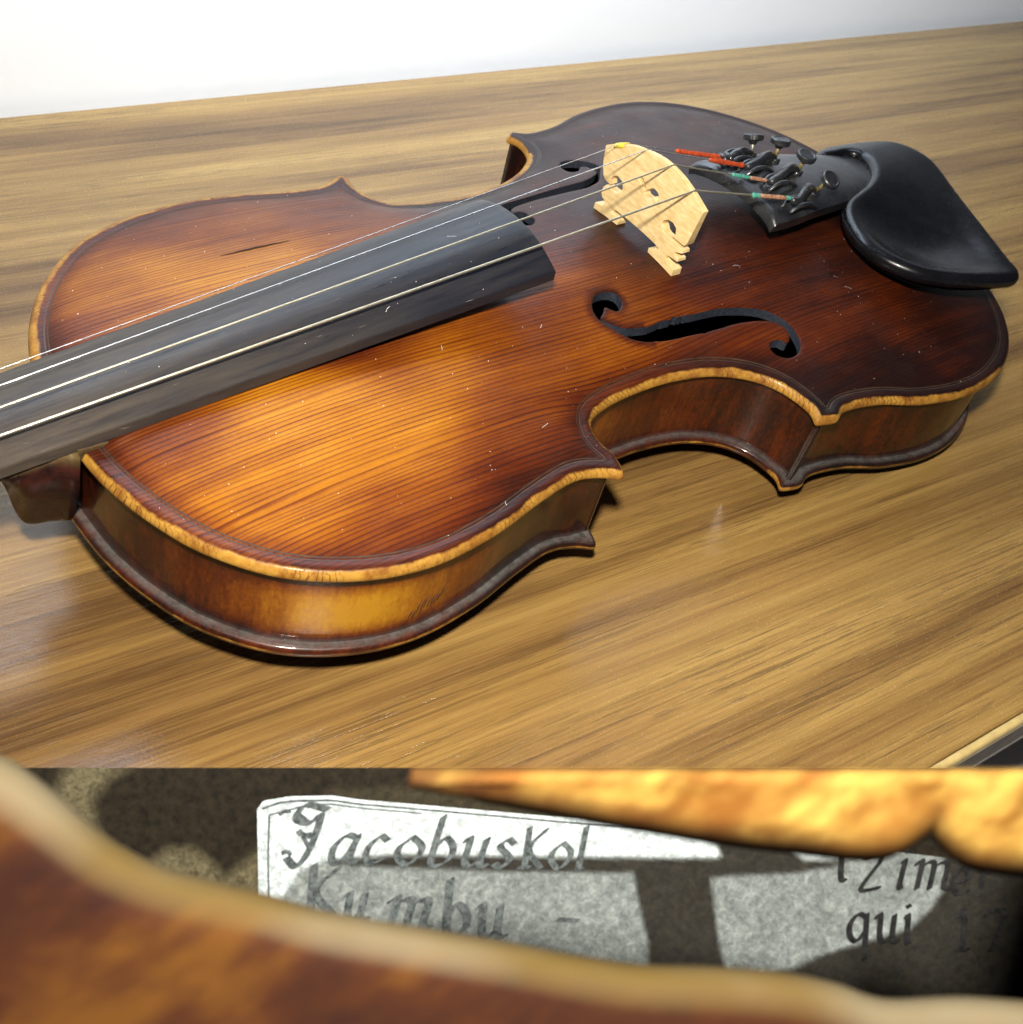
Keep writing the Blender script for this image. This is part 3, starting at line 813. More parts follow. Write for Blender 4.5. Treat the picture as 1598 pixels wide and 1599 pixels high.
# bridge -----------------------------------------------------------
BZ = topz1(200, 0)
def fz(y): return topz1(201.5, y) - BZ + 0.05
outer = [(-25.3, 27.0), (-24.9, 25.0), (-23.4, 13.0), (-22.6, 11.7), (-16.6, 11.7), (-17.6, 13.4), (-16.9, 15.3), (-15.0, 16.2), (-12.6, 15.9), (-10.9, 14.5), (-10.5, 12.8), (-12.0, 11.0), (-13.4, 10.5), (-16.6, 10.6), (-22.6, 10.0),
         (-22.9, 8.8), (-20.2, 7.6), (-20.0, 6.6), (-22.1, 6.2), (-22.3, 5.0), (-19.4, 4.6), (-17.6, 4.5), (-17.2, 3.0), (-18.6, 1.9), (-21.8, 1.3), (-21.9, fz(-21.9)), (-15.2, fz(-15)), (-8.6, fz(-8.6)), (-8.5, 1.5), (-10.8, 3.0), (-12.9, 2.9), (-12.6, 4.1), (-10.5, 4.6), (-3.5, 4.9),
         (3.5, 4.9), (10.5, 4.6), (12.6, 4.1), (12.9, 2.9), (10.8, 3.0), (8.5, 1.5), (8.6, fz(8.6)), (15.2, fz(15)), (21.9, fz(21.9)), (21.8, 1.3), (18.6, 1.9), (17.2, 3.0), (17.6, 4.6), (19.4, 5.2), (20.4, 7.0), (20.0, 9.0), (19.0, 10.4),
         (16.4, 10.2), (13.4, 10.4), (11.3, 12.0), (11.0, 14.0), (12.4, 15.9), (14.8, 16.4), (17.0, 15.4), (17.9, 13.4), (17.2, 11.6), (20.2, 11.8), (21.8, 13.0), (23.6, 17.5), (24.6, 23.3)]
crown = [(24.6, 23.3), (21.6, 25.2), (19.2, 26.6), (15.8, 28.5), (11.5, 30.3), (6.4, 31.7), (0.4, 33.0), (-5.8, 33.2), (-11.8, 32.3), (-18.0, 30.3), (-22.0, 28.5), (-25.3, 27.0)]
outer = outer + catmull(crown, 3).tolist()[1:-1]
hA = catmull([(5.0, 21.6), (4.0, 22.4), (1.8, 20.8), (0.8, 19.3), (2.0, 19.0), (3.9, 20.2)], 3, True)
hB = catmull([(-0.6, 20.6), (-2.4, 21.9), (-4.9, 21.4), (-5.7, 19.9), (-5.0, 18.3), (-3.6, 19.4), (-2.6, 17.9), (0.2, 17.6), (1.2, 18.2), (0.6, 19.3)], 3, True)
bp = []
for y in np.arange(-24, 24.1, 2.0):
    for zz in np.arange(6, 32, 2.0): bp.append((y, zz))
bp = np.array(bp); OB = np.array(outer)
k_ = inside(OB, bp[:, 0], bp[:, 1]) & (polydist(bp, OB)[0] > 0.8)
for h in (hA, hB): k_ &= ~inside(h, bp[:, 0], bp[:, 1]) & (polydist(bp, h)[0] > 0.6)
cB, tB = cdt([OB, hA, hB], bp[k_])
def bx_front(zz): return 200.0 - 0.0 * zz
def bx_back(zz): return 200.0 + 4.4 - 2.7 * np.clip(zz / 33.0, 0, 1) - 0.0 * zz
nB = len(cB)
V = [(200.0 + 0.25 * math.sin(b / 33 * math.pi) * -1, a, BZ + b) for a, b in cB] + [(float(bx_back(b)), a, BZ + b) for a, b in cB]
F = [tuple(t[::-1]) for t in tB.tolist()] + [tuple(i + nB for i in t) for t in tB.tolist()]
ecount = {}
for t in tB.tolist():
    for a, b in ((t[0], t[1]), (t[1], t[2]), (t[2], t[0])): ecount[(a, b)] = 1
for (a, b) in ecount:
    if (b, a) not in ecount: F.append((a, b, b + nB, a + nB))
bridge = mesh('bridge', V, F, M['bridge'], violin, smooth=True); sharp(bridge, 30); bevel(bridge, 0.16, 2, 50)
tag(bridge, 'pale maple bridge with cut-outs, standing between the sound holes')
# slip of yellow parchment under the thin string, pencilled mark on the face
def crown_z(y): 
    c = np.array(crown)[::-1]; return BZ + float(np.interp(y, c[:, 0], c[:, 1]))
V = []; F = []
for i, y in enumerate(np.linspace(16.2, 20.4, 6)):
    for x, dz in ((199.6, -1.2), (199.5, 0.1), (200.2, 0.28), (201.9, 0.28), (202.5, -1.0)): V.append((x, y, crown_z(y) + dz))
for i in range(5):
    for k in range(4): F.append((i * 5 + k, i * 5 + k + 1, (i + 1) * 5 + k + 1, (i + 1) * 5 + k))
o = mesh('parchment', V, F, M['parchment'], bridge)
sm = o.modifiers.new('thick', 'SOLIDIFY'); sm.thickness = 0.25 * S; sm.offset = 1
for nm, P in (('pencil_mark', [(199.9, -9.3, BZ + 7.9), (199.9, -8.7, BZ + 6.1), (199.9, -9.9, BZ + 7.6), (199.9, -9.9, BZ + 5.7)]),):
    tube(nm, P, 0.09, M['pencil'], bridge, 5)

# strings ----------------------------------------------------------
nuts = [5.2 * 1.55, 5.2 * 0.5, -5.2 * 0.5, -5.2 * 1.55]
brid = [(18.2, 0.30), (6.4, 0.35), (-6.2, 0.4), (-18.0, 0.45)]
tails = [(251.0, 10.2, 62.0), (252.5, 2.0, 64.2), (253.0, -9.2, 64.0), (252.0, -21.0, 62.0)]
tails = [(249.5, 10.5, 65.0), (250.0, 1.6, 66.8), (252.0, -9.0, 66.4), (251.5, -21.2, 66.6)]
radii = [0.12, 0.20, 0.31, 0.37]
smats = [M['steel'], M['steel'], M['wound'], M['wound']]
slabel = ['thin steel string lying over the yellow parchment, farthest from the viewer', 'bright steel string second from the far side', 'pale wound string second from the near side', 'thickest wound string, nearest to the viewer']
strs = []
for i in range(4):
    by, rr = brid[i]; bz = crown_z(by) + radii[i] * 0.6 + (0.3 if i == 0 else 0)
    a = Vector((-127, nuts[i], 27.8 - abs(nuts[i]) * 0.12)); b = Vector((201.0, by, bz)); c = Vector(tails[i])
    P = [a.lerp(b, t) for t in np.linspace(0, 1, 14)] + [b.lerp(c, t) for t in np.linspace(0.03, 1, 6)]
    s_ = tube('string', P, radii[i], smats[i], violin, 8); tag(s_, slabel[i]); strs.append((s_, b, c))
def winding(idx, t0, t1, rad, mat, name='silk_winding', fuzz=0.0):
    s_, b, c = strs[idx]
    P = []; rs = []; rg = random.Random(idx * 7 + int(t0 * 100))
    n = int(40 * (t1 - t0)) + 8
    for k in range(n + 1):
        t = t0 + (t1 - t0) * k / n; P.append(b.lerp(c, t)); rs.append(rad * (1 + 0.16 * math.sin(k * 2.1) + rg.uniform(-fuzz, fuzz)) * (1.0 if 0 < k < n else 0.5))
    return tube(name, P, rs, mat, s_, 8)
winding(0, 0.50, 1.0, 0.85, M['orange'], fuzz=0.2)
winding(1, 0.62, 1.0, 0.9, M['orange'], fuzz=0.2)
winding(2, 0.60, 0.80, 0.72, M['green'], fuzz=0.15); winding(2, 0.80, 1.0, 0.70, M['pink'], fuzz=0.1)
winding(3, 0.58, 0.66, 0.88, M['green'], fuzz=0.2); winding(3, 0.66, 0.96, 0.80, M['pink'], fuzz=0.08); winding(3, 0.955, 1.0, 0.75, M['green'], fuzz=0.1)

# tailpiece --------------------------------------------------------
def tpw(x): return float(np.interp(x, [238, 250, 262, 290, 340, 352], [21.0, 22.0, 21.5, 18.0, 11.5, 10.5]))
def tpz(x): return float(np.interp(x, [238, 270, 352], [58.6, 58.4, 50.0]))
secs = []; NU = 26
cy = lambda x: float(np.interp(x, [240, 352], [-2.5, 0.0]))
for x0 in [0, .012, .03, .06, .1, .16, .22, .3, .4, .5, .6, .7, .8, .9, 1.0]:
    s = []
    for k in range(NU + 1):
        v = -1 + 2 * k / NU
        xs0 = 242.5 + 2.6 * (1 - v) / 2 - 2.6 * abs(v) ** 6 * 0.2 + 2.0 * (1 - v * v)     # concave, slightly skewed front edge
        x = xs0 + (352 - xs0) * x0
        w = tpw(x); y = cy(x) + v * w
        zc = tpz(x) + 4.2 * (w / 21) * math.sqrt(max(0, 1 - (v * 0.96) ** 2)) - (1.6 if x0 == 0 else (0.4 if x0 < .02 else 0)) - 1.2 * abs(v) ** 10
        s.append((x, y, zc))
    for k in range(NU, -1, -1):
        v = -1 + 2 * k / NU
        xs0 = 242.5 + 2.6 * (1 - v) / 2 + 2.0 * (1 - v * v) - 2.6 * abs(v) ** 6 * 0.2
        x = xs0 + (352 - xs0) * x0
        w = tpw(x); y = cy(x) + v * w * 0.97
        s.append((x, y, tpz(x) + 4.2 * (w / 21) * math.sqrt(max(0, 1 - (v * 0.96) ** 2)) - 5.2))
    secs.append(s)
V, F = loft(secs)
tp = mesh('tailpiece', V, F, M['black_plastic'], violin); sharp(tp, 50)
tag(tp, 'dusty black tailpiece with four built-in tuners, partly under the chin rest')
def tpt(x, y):
    w = tpw(x); v = min(.98, abs((y - cy(x)) / w)); return tpz(x) + 4.2 * (w / 21) * math.sqrt(1 - (v * .96) ** 2)
# fine tuners
kb = []
for (bx_, by_), du, dv, sn, L_ in (((268.6, 12.9), 2, 27, .30, 7.3), ((276.3, 7.4), 6, 26, .50, 7.8), ((278.9, -2.5), 9, 21, .68, 7.8), ((274.9, -15.3), 19, 16, .80, 8.6)):
    iu = (RC[0] * du - RC[1] * dv) / math.hypot(du, dv); ax_ = iu * math.sqrt(1 - sn * sn) - RC[2] * sn
    b_ = np.array([bx_, by_, 61.0]); kb.append(((bx_, by_), tuple(b_ + ax_ * L_)))
tun0 = None
for i, ((bx_, by_), kn) in enumerate(kb):
    tx, ty, tz = tails[i]
    base = Vector((bx_, by_, tpt(bx_, by_) + 0.2)); top_ = Vector(kn)
    ax = (top_ - base).normalized()
    # lever: a curved black claw from the string to the screw, with two raised cheeks
    hook = Vector((tx + 1.5, ty, tz - 1.0)); q1 = Vector((tx + 6, ty * .96 + by_ * .04, tpt(tx + 6, ty) + 3.4)); q2 = Vector((bx_ - 5.5, by_, tpt(bx_ - 6, by_) + 2.4)); q3 = base + Vector((0, 0, 0.6))
    P = catmull([tuple(hook), tuple(q1), tuple(q2), tuple(q3)], 6)
    lev = tube('fine_tuner', P, [1.0 + 0.9 * math.sin(math.pi * k / (len(P) - 1)) ** .6 for k in range(len(P))], M['black_plastic'], violin, 12)
    for sd in (-1, 1):
        Pc = catmull([(tx + 0.5, ty + sd * 2.0, tpt(tx, ty) + 0.3), (tx + 4, ty + sd * 2.5, tpt(tx + 4, ty) + 3.1), (tx + 10, ty + sd * 2.4, tpt(tx + 9, ty) + 2.8), (tx + 16, ty + sd * 2.0, tpt(tx + 14, ty) + 0.2)], 5)
        tube('tuner_cheek', Pc, [0.6 + 0.4 * math.sin(math.pi * k / (len(Pc) - 1)) for k in range(len(Pc))], M['black_plastic'], lev, 10)
    tube('screw', [base, top_ - ax * 0.4], 0.72, M['brass'] if i else M['nickel'], lev, 12)
    tube('collar', [base - ax * 0.8, base + ax * 0.9, base + ax * 1.0], [2.1, 2.1, 1.4], M['black_plastic'], lev, 16)
    # knurled knob
    up = Vector((0, 0, 1)) if abs(ax.z) < .95 else Vector((1, 0, 0))
    e1 = ax.cross(up).normalized(); e2 = ax.cross(e1).normalized()
    V = []; F = []; NK = 60
    lay = [(-2.6, 1.1), (-2.2, 1.5), (-1.3, 1.9), (-1.0, 3.4), (-0.7, 3.8), (0.9, 3.85), (1.3, 3.5), (1.4, 3.0), (1.15, 2.6), (1.1, 0.01)]
    for (h_, r_) in lay:
        for k in range(NK):
            rr = r_ * (1 + (0.022 if (k % 2 and 3.4 < r_) else 0)); th = 2 * math.pi * k / NK
            V.append(top_ + ax * h_ + (e1 * math.cos(th) + e2 * math.sin(th)) * rr)
    for j in range(len(lay) - 1):
        for k in range(NK): F.append((j * NK + k, j * NK + (k + 1) % NK, (j + 1) * NK + (k + 1) % NK, (j + 1) * NK + k))
    sharp(mesh('thumb_screw', V, F, M['knob'], lev), 28)
# ball of the far string's loop standing on the tailpiece
for k_ in range(2):
    tube('string_loop', [(247.3 + k_ * 3.0, 7.2, 64.9), (247.3 + k_ * 3.0, 9.0, 66.3), (247.3 + k_ * 3.0, 11.2, 66.0), (247.3 + k_ * 3.0, 12.4, 64.2)], 1.0, M['black_plastic'], tp, 8)
# tail gut, saddle, end pin
for sd in (-1, 1):
    tube('tail_gut', [(350, sd * 3, 50), (355, sd * 3, 43), (358.2, sd * 3, 36), (360, sd * 2.5, 20)], 1.1, M['black_plastic'], tp, 8)
box('saddle', 352.5, 357.5, -17, 17, 33.5, 38.2, M['ebony_gloss'], violin, 0.8)
tube('end_pin', [(353, 0, 18), (358, 0, 18), (361, 0, 18), (364, 0, 18), (367, 0, 18)], [5, 5.2, 6.5, 7, 4], M['ebony_gloss'], violin, 20)

# chin rest ---------------------------------------------------------
CR = [(314.0, 13.0), (318.0, 17.0), (325.0, 18.9), (335.2, 17.0), (345, 13.6), (354, 8.0), (359.1, -0.8), (359.8, -12), (354.5, -25.2), (341.6, -50.5), (330.0, -72.0), (327.0, -78.5), (321.5, -81.6), (312, -79.0), (297.5, -72.2), (285.6, -63.8), (279.2, -52.0),
      (278.6, -42), (281.4, -32.6), (287.4, -23.5), (295.0, -18.0), (305, -15.2), (314, -12.5), (322.5, -7.4), (328.6, -0.5), (330.0, 5.5), (326.5, 9.2), (320.5, 9.6)]
CRl = resample(catmull(CR, 6, True), 1.6, True)
sC = 1.0 if area2(CRl) > 0 else -1.0
def offC(d):
    T = np.roll(CRl, -1, 0) - np.roll(CRl, 1, 0); T /= np.linalg.norm(T, axis=1)[:, None]
    Q = CRl + np.stack([-T[:, 1], T[:, 0]], 1) * sC * d
    return Q
pin = []
for d_ in (1.2, 1.9, 2.8, 4.0, 5.5):
    Q = offC(d_); ok = (polydist(Q, CRl)[0] > .94 * d_) & inside(CRl, Q[:, 0], Q[:, 1]); pin.append(Q[ok])
gx, gy = np.meshgrid(np.arange(270, 364, 2.4), np.arange(-86, 24, 2.4), indexing='ij'); gq = np.stack([gx.ravel(), gy.ravel()], 1)
gq = gq[inside(CRl, gq[:, 0], gq[:, 1])]; gq = gq[polydist(gq, CRl)[0] > 6.5]
r1 = offC(0.7)
cc, tc = cdt([r1], np.vstack(pin + [gq]))
dc = polydist(cc, CRl)[0]
def crz(x, y, d):
    base = 56.0 + 2.2 * np.exp(-((y + 2) / 22.0) ** 2) - 3.5 * np.clip((y - 5) / 14, 0, 1) ** 1.5
    rnd = -2.0 * (1 - np.clip(d / 3.2, 0, 1)) ** 2
    # hollowed cup in front of the high rear wall
    cup = -6.5 * np.exp(-(((x - 308) / 21.0) ** 2 + ((y + 48) / 22.0) ** 2)) * np.clip((d - 2.0) / 8.0, 0, 1)
    slope = 0.06 * (x - 300) - 0.02 * (y + 40)
    return base + rnd + cup + slope * 0.6
zc = crz(cc[:, 0], cc[:, 1], dc)
V = [(a, b, c) for (a, b), c in zip(cc, zc)]; F = tc.tolist()
prev = [int(np.argmin(((cc - p) ** 2).sum(1))) for p in r1]; n = len(CRl)
for d_, dz in [(0.15, -0.9), (0.0, -1.9), (0.1, -3.1), (0.7, -4.3), (2.0, -5.2), (4.5, -5.8)]:
    Q = offC(d_ if d_ < 4 else 3.0); b0 = len(V)
    zz = crz(CRl[:, 0], CRl[:, 1], np.full(n, 0.7))
    for i in range(n): V.append((Q[i, 0], Q[i, 1], zz[i] + dz))
    cur = list(range(b0, b0 + n))
    for i in range(n):
        j = (i + 1) % n
        F.append((prev[i], cur[i], cur[j], prev[j]) if sC > 0 else (prev[i], prev[j], cur[j], cur[i]))
    prev = cur
# underside
co2, t2 = cdt([offC(3.0)[::2]], gq[::3])
b0 = len(V)
V += [(a, b, float(crz(np.array(a), np.array(b), np.array(9.0))) - 6.6) for a, b in co2]
F += [tuple(int(i) + b0 for i in t[::-1]) for t in t2]
chin = mesh('chin_rest', V, F, M['ebony_gloss'], violin)
tag(chin, 'glossy black chin rest, comma shaped and hollowed')
def foot(name, cx0, cx1, y0, y1, z0, z1, mat):
    o = box(name, cx0, cx1, y0, y1, z0, z1, mat, chin, 1.5); return o
foot('foot', 318, 356, 6.5, 17.0, 41.2, 52.5, M['ebony_gloss'])
foot('cork_pad', 317, 357, 6.0, 17.5, 36.6, 41.0, M['cork'])
foot('foot', 330, 353, -40, -22, 40.0, 50.8, M['ebony_gloss'])
foot('cork_pad', 329, 354, -41, -21, 35.6, 39.8, M['cork'])
for y in (10, -30):
    tube('clamp_barrel', [(360.5, y, 46), (360.5, y, 30), (360.5, y, 28), (360.5, y, 10), (360.5, y, 2)], [1.4, 1.4, 2.6, 2.6, 1.2], M['nickel'], chin, 14)

# small wear: crack in the far upper bout, chips, scratches on the rib, lint -------------
P = []
for k in range(15):
    t = k / 14; x = 64.6 + 23.0 * t; y = 42.1 - 0.4 * t + 0.12 * math.sin(k * 1.9); P.append((x, y, topz1(x, y) + 0.05))
tube('crack', P, [0.32 * math.sin(math.pi * (k + .3) / 14.6) + 0.05 for k in range(15)], M['crack'], top, 5)
rg = random.Random(11)
for k in range(9):
    x = 62.5 + k * 1.15 + rg.uniform(-.3, .3)
    rl = ribline(ns_[0], SGN * -1, None, None)
    y = float(np.interp(x, rl[:, 0], rl[:, 1]) ) if False else None
V = []; F = []
rl = ribline(ns_[0], -SGN, None, None, 3.0)
def rib_pt(x, z_, out=0.06):
    m_ = rl[:, 1] < -40; xs2 = rl[m_][:, 0]; ys2 = rl[m_][:, 1]
    return (x, float(np.interp(x, xs2, ys2)) - out, z_)
for k in range(10):
    x = 63 + k * 1.05; z0 = 7.5 + 0.55 * k + rg.uniform(-1.5, .5); z1 = z0 + rg.uniform(3, 6.5)
    tube('scratch', [rib_pt(x, z0), rib_pt(x + .3, (z0 + z1) / 2), rib_pt(x + .9, z1)], [0.05, 0.17, 0.05], M['crack'], violin, 5)
# lint and dust lying on the varnish
V = []; F = []
def speck(p, n_, r_):
    b = len(V)
    for k in range(4):
        a = k * math.pi / 2 + rg.random(); V.append((p[0] + r_ * math.cos(a), p[1] + r_ * math.sin(a) * .6, p[2] + 0.05))
    V.append((p[0], p[1], p[2] + 0.05 + r_ * .7))
    for k in range(4): F.append((b + k, b + (k + 1) % 4, b + 4))
cnt = 0
while cnt < 330:
    x = rg.uniform(10, 345); y = rg.uniform(-100, 75)
    p = np.array([[x, y]])
    if not inside(OUT, p[:, 0], p[:, 1])[0] or inside(H1, p[:, 0], p[:, 1])[0] or inside(H2, p[:, 0], p[:, 1])[0]: continue
    if polydist(p, OUT)[0][0] < 3: continue
    zz = topz1(x, y)
    if x < 144 and abs(y) < fbw(x) - 1: zz = fbtop(x, y)
    speck((x, y, zz), None, rg.choice([.09, .11, .13, .16, .2])); cnt += 1
for k in range(12):
    x = rg.uniform(30, 340); y = rg.uniform(-95, -22) if rg.random() < .7 else rg.uniform(-16, 16)
    if x > 143 and y > -22: continue
    p = np.array([[x, y]])
    if not inside(OUT, p[:, 0], p[:, 1])[0] or polydist(p, OUT)[0][0] < 3 or inside(H1, p[:, 0], p[:, 1])[0]: continue
    a = rg.uniform(0, 6.28); L_ = rg.uniform(1.0, 3.2); cv = rg.uniform(-.9, .9); prev_ = None
    for j in range(7):
        t = j / 6; aa = a + cv * t
        q = (x + L_ * t * math.cos(aa), y + L_ * t * math.sin(aa))
        zz = fbtop(*q) if (q[0] < 143 and abs(q[1]) < fbw(q[0]) - 1) else topz1(*q)
        w_ = 0.04
        cur = (len(V), len(V) + 1)
        V.append((q[0] - w_ * math.sin(aa), q[1] + w_ * math.cos(aa), zz + .12)); V.append((q[0] + w_ * math.sin(aa), q[1] - w_ * math.cos(aa), zz + .12))
        if prev_: F.append((prev_[0], cur[0], cur[1], prev_[1]))
        prev_ = cur
o = mesh('dust_specks', V, F, M['dust'], violin); tag(o, kind='stuff')

# ---------------------------------------------------------------- the enlarged view through a sound hole to the maker's label
def IN(px, py, w):
    c = np.array([(px - 799) / FPX * w, (py - 599) / FPX * w, w]); return CAM + RC.T @ c
inset_loc = IN(799, 1400, 120.0)
inner = empty('violin_fragment')
inner.matrix_world = world_matrix(inset_loc)
tag(inner, 'close-up of an amber sound hole edge, open on a torn printed maker label', 'violin part')
def rel(p): return np.asarray(p) - inset_loc
DP, DL = 86.0, 205.0

def frag_varnish():
    mt, nt, p = mat_new('fragment_varnish'); g = N(nt)
    e = g.attr('edge'); u = g.attr('run')
    co = g.coord((1000, 1000, 1000))
    mpf = g.n('ShaderNodeMapping'); mpf.inputs['Rotation'].default_value = (0, 0, 0.62); mpf.inputs['Scale'].default_value = (0.35, 1.3, 1.0); g.link(co, mpf.inputs[0])
    n1 = g.noise(mpf.outputs[0], 0.11, 3, 0.5)
    n2 = g.noise(mpf.outputs[0], 0.3, 3, 0.5)
    br = g.ramp(g.math('ADD', g.math('MULTIPLY', n1, 0.7), g.math('MULTIPLY', n2, 0.3)), [(0.36, (0.010, 0.0022, 0.0008)), (0.5, (0.020, 0.0052, 0.0009)), (0.64, (0.040, 0.0145, 0.0013))])
    hot = g.mix(g.ramp(n2, [(0.35, 0.0), (0.65, 1.0)]), (0.070, 0.030, 0.0035), (0.20, 0.125, 0.026))
    hot = g.mix(g.ramp(n1, [(0.5, 0.0), (0.62, 0.6)]), hot, (0.085, 0.030, 0.004))
    bright = g.attr('amber')
    body = g.mix(bright, br, hot)
    pale = g.mix(g.ramp(g.noise(co, 0.035, 3, 0.5), [(0.4, 0.0), (0.6, 1.0)]), (0.046, 0.030, 0.008), (0.070, 0.058, 0.036))
    c = g.mix(g.ramp(e, [(0.0, 1.0), (0.25, 0.9), (0.75, 0.0)]), body, pale)
    g.link(c, p.inputs['Base Color'])
    p.inputs['Roughness'].default_value = 0.8; p.inputs['Specular IOR Level'].default_value = 0.1
    return mt
M['frag'] = frag_varnish()

lower = [(-60, 1203), (0, 1216), (60, 1258), (130, 1318), (180, 1352), (260, 1390), (400, 1424), (500, 1452), (650, 1478), (800, 1503), (900, 1522), (1000, 1536), (1120, 1540), (1220, 1548), (1300, 1564), (1350, 1582), (1400, 1590), (1500, 1586), (1598, 1592), (1680, 1596)]
upper = [(560, 1180), (640, 1199), (700, 1213), (790, 1227), (900, 1248), (1000, 1266), (1130, 1288), (1250, 1302), (1330, 1311), (1385, 1308), (1420, 1288), (1446, 1268), (1462, 1262), (1474, 1282), (1488, 1306), (1512, 1324), (1556, 1332), (1598, 1337), (1680, 1345)]
TOPY = 1198.6
def plate(name, line, side, far_py):
    L = resample(catmull(line, 6), 5.0)
    if side < 0: L = L[L[:, 1] > TOPY + 0.2]
    V = []; E_ = []; A_ = []; F = []; n = len(L)
    prof_ = [(-.02, 30), (-.012, 5), (0.0, 2.2), (.02, 1.2), (.05, .6), (.09, .3), (.14, .1), (.2, 0), (.3, 0), (.42, -.1), (.56, -.1), (.7, -.2), (.85, -.3), (1.0, -.4)]
    rows = []
    for t, w in prof_:
        row = []
        for (px, py) in L:
            span = (far_py - py)
            o_ = t * span if side > 0 else t * max(-140.0, span) if span < 0 else 0
            yy = py + (t * span)
            dpx = abs(t) * abs(span)
            V.append(rel(IN(px, yy, DP + w))); row.append(len(V) - 1)
            wd = 46.0 + 34 * math.exp(-((px - 40) / 160.0) ** 2)
            if side > 0: E_.append(min(1.0, dpx / wd) if t > 0 else 0.0); A_.append(0.0)
            else: E_.append(1.0); A_.append(min(1.0, dpx / 30.0) if t > 0 else 0.0)
        rows.append(row)
    for a, b in zip(rows[:-1], rows[1:]):
        for i in range(n - 1): F.append((a[i], a[i + 1], b[i + 1], b[i]) if side > 0 else (a[i], b[i], b[i + 1], a[i + 1]))
    o = mesh(name, V, F, M['frag'], inner, attrs=dict(edge=E_, amber=A_, run=E_))
    s = o.modifiers.new('thick', 'SOLIDIFY'); s.thickness = 1.4 * S; s.offset = -1
    return o
o = plate('lower_edge', lower, 1, 1700); tag(o, 'dark amber varnished wood below the opening with a pale worn rim')
o = plate('upper_edge', upper, -1, TOPY); tag(o, 'bright orange and yellow worn wood above the opening')

for (a0, a1, dd0, nm) in ((600, 1680, 34, 'cut_edge_shade'),):  # plate thickness painted black, standing in for the shadow band beneath it
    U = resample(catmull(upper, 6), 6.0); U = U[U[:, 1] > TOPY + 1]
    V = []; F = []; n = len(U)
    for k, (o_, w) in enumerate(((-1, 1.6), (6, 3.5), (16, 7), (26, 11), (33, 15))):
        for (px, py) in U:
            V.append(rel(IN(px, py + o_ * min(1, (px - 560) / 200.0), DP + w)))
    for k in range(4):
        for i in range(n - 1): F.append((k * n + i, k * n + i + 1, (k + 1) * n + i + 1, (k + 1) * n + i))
    mesh(nm, V, F, M['cut_shade'], inner)
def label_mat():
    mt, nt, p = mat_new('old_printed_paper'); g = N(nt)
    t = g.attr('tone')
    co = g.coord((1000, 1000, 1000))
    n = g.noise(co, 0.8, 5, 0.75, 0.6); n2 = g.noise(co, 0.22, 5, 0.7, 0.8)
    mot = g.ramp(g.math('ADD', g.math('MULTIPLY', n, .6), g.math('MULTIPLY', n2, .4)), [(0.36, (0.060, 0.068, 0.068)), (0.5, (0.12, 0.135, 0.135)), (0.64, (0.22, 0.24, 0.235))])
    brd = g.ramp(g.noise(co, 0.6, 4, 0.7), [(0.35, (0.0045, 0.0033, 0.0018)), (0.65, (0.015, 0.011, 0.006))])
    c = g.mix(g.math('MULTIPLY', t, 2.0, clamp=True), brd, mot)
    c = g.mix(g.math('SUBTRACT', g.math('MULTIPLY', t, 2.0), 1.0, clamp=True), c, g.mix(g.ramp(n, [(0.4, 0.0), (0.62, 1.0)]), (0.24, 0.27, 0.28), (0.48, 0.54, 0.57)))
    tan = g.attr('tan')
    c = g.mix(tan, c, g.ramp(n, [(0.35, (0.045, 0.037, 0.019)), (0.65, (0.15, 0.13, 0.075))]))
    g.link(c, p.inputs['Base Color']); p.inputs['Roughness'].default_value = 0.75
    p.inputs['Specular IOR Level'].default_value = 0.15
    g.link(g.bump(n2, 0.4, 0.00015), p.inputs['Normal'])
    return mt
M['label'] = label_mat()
def smoothin(poly, PX, PY, soft):
    poly = np.array(poly, float); P = np.stack([PX.ravel(), PY.ravel()], 1)
    d, _ = polydist(P, poly); ins = inside(poly, P[:, 0], P[:, 1]); s = np.where(ins, d, -d)
    return np.clip(s / soft + .5, 0, 1).reshape(PX.shape)
def board_sheet(name, x0, x1, y0, y1, step, depth, parent, tone_fn, tan_fn, mat, clip=None):
    xs3 = np.arange(x0, x1 + .1, step); ys3 = np.arange(y0, y1 + .1, step)
    PX, PY = np.meshgrid(xs3, ys3, indexing='xy')
    if clip is not None: PX, PY = clip(PX, PY)
    dep = depth(PX, PY); tone = tone_fn(PX, PY); tan = tan_fn(PX, PY)
    C = np.stack([(PX - 799) / FPX * dep, (PY - 599) / FPX * dep, dep], -1).reshape(-1, 3)
    V = C @ RC + CAM - inset_loc; ny, nx = PX.shape
    F = [(j * nx + i, (j + 1) * nx + i, (j + 1) * nx + i + 1, j * nx + i + 1) for j in range(ny - 1) for i in range(nx - 1)]
    return mesh(name, V, F, mat, parent, attrs=dict(tone=tone.ravel(), tan=tan.ravel()))
def t_board(PX, PY): return np.zeros(PX.shape)
def tan_board(PX, PY):
    a = smoothin([(130, 1160), (230, 1180), (170, 1215), (142, 1250), (150, 1290), (170, 1320), (110, 1330), (80, 1270), (95, 1215)], PX, PY, 26) * .75
    b = smoothin([(220, 1400), (225, 1355), (262, 1326), (300, 1324), (330, 1345), (350, 1372), (380, 1350), (405, 1330), (405, 1460), (230, 1440)], PX, PY, 22) * .7
    c = smoothin([(520, 1232), (640, 1228), (800, 1238), (900, 1258), (1130, 1292), (1130, 1310), (800, 1275), (600, 1256), (500, 1246)], PX, PY, 14) * .15
    d = smoothin([(1150, 1300), (1185, 1300), (1180, 1330), (1150, 1330)], PX, PY, 24) * .22
    return np.clip(a + b + c + d, 0, 1)
o = board_sheet('inner_board', -80, 1680, TOPY, 1700, 5, lambda X, Y: np.full(X.shape, DL + 1.2), inner, t_board, tan_board, M['label'])
tag(o, 'dark grimy inner wood with pale dusty patches')
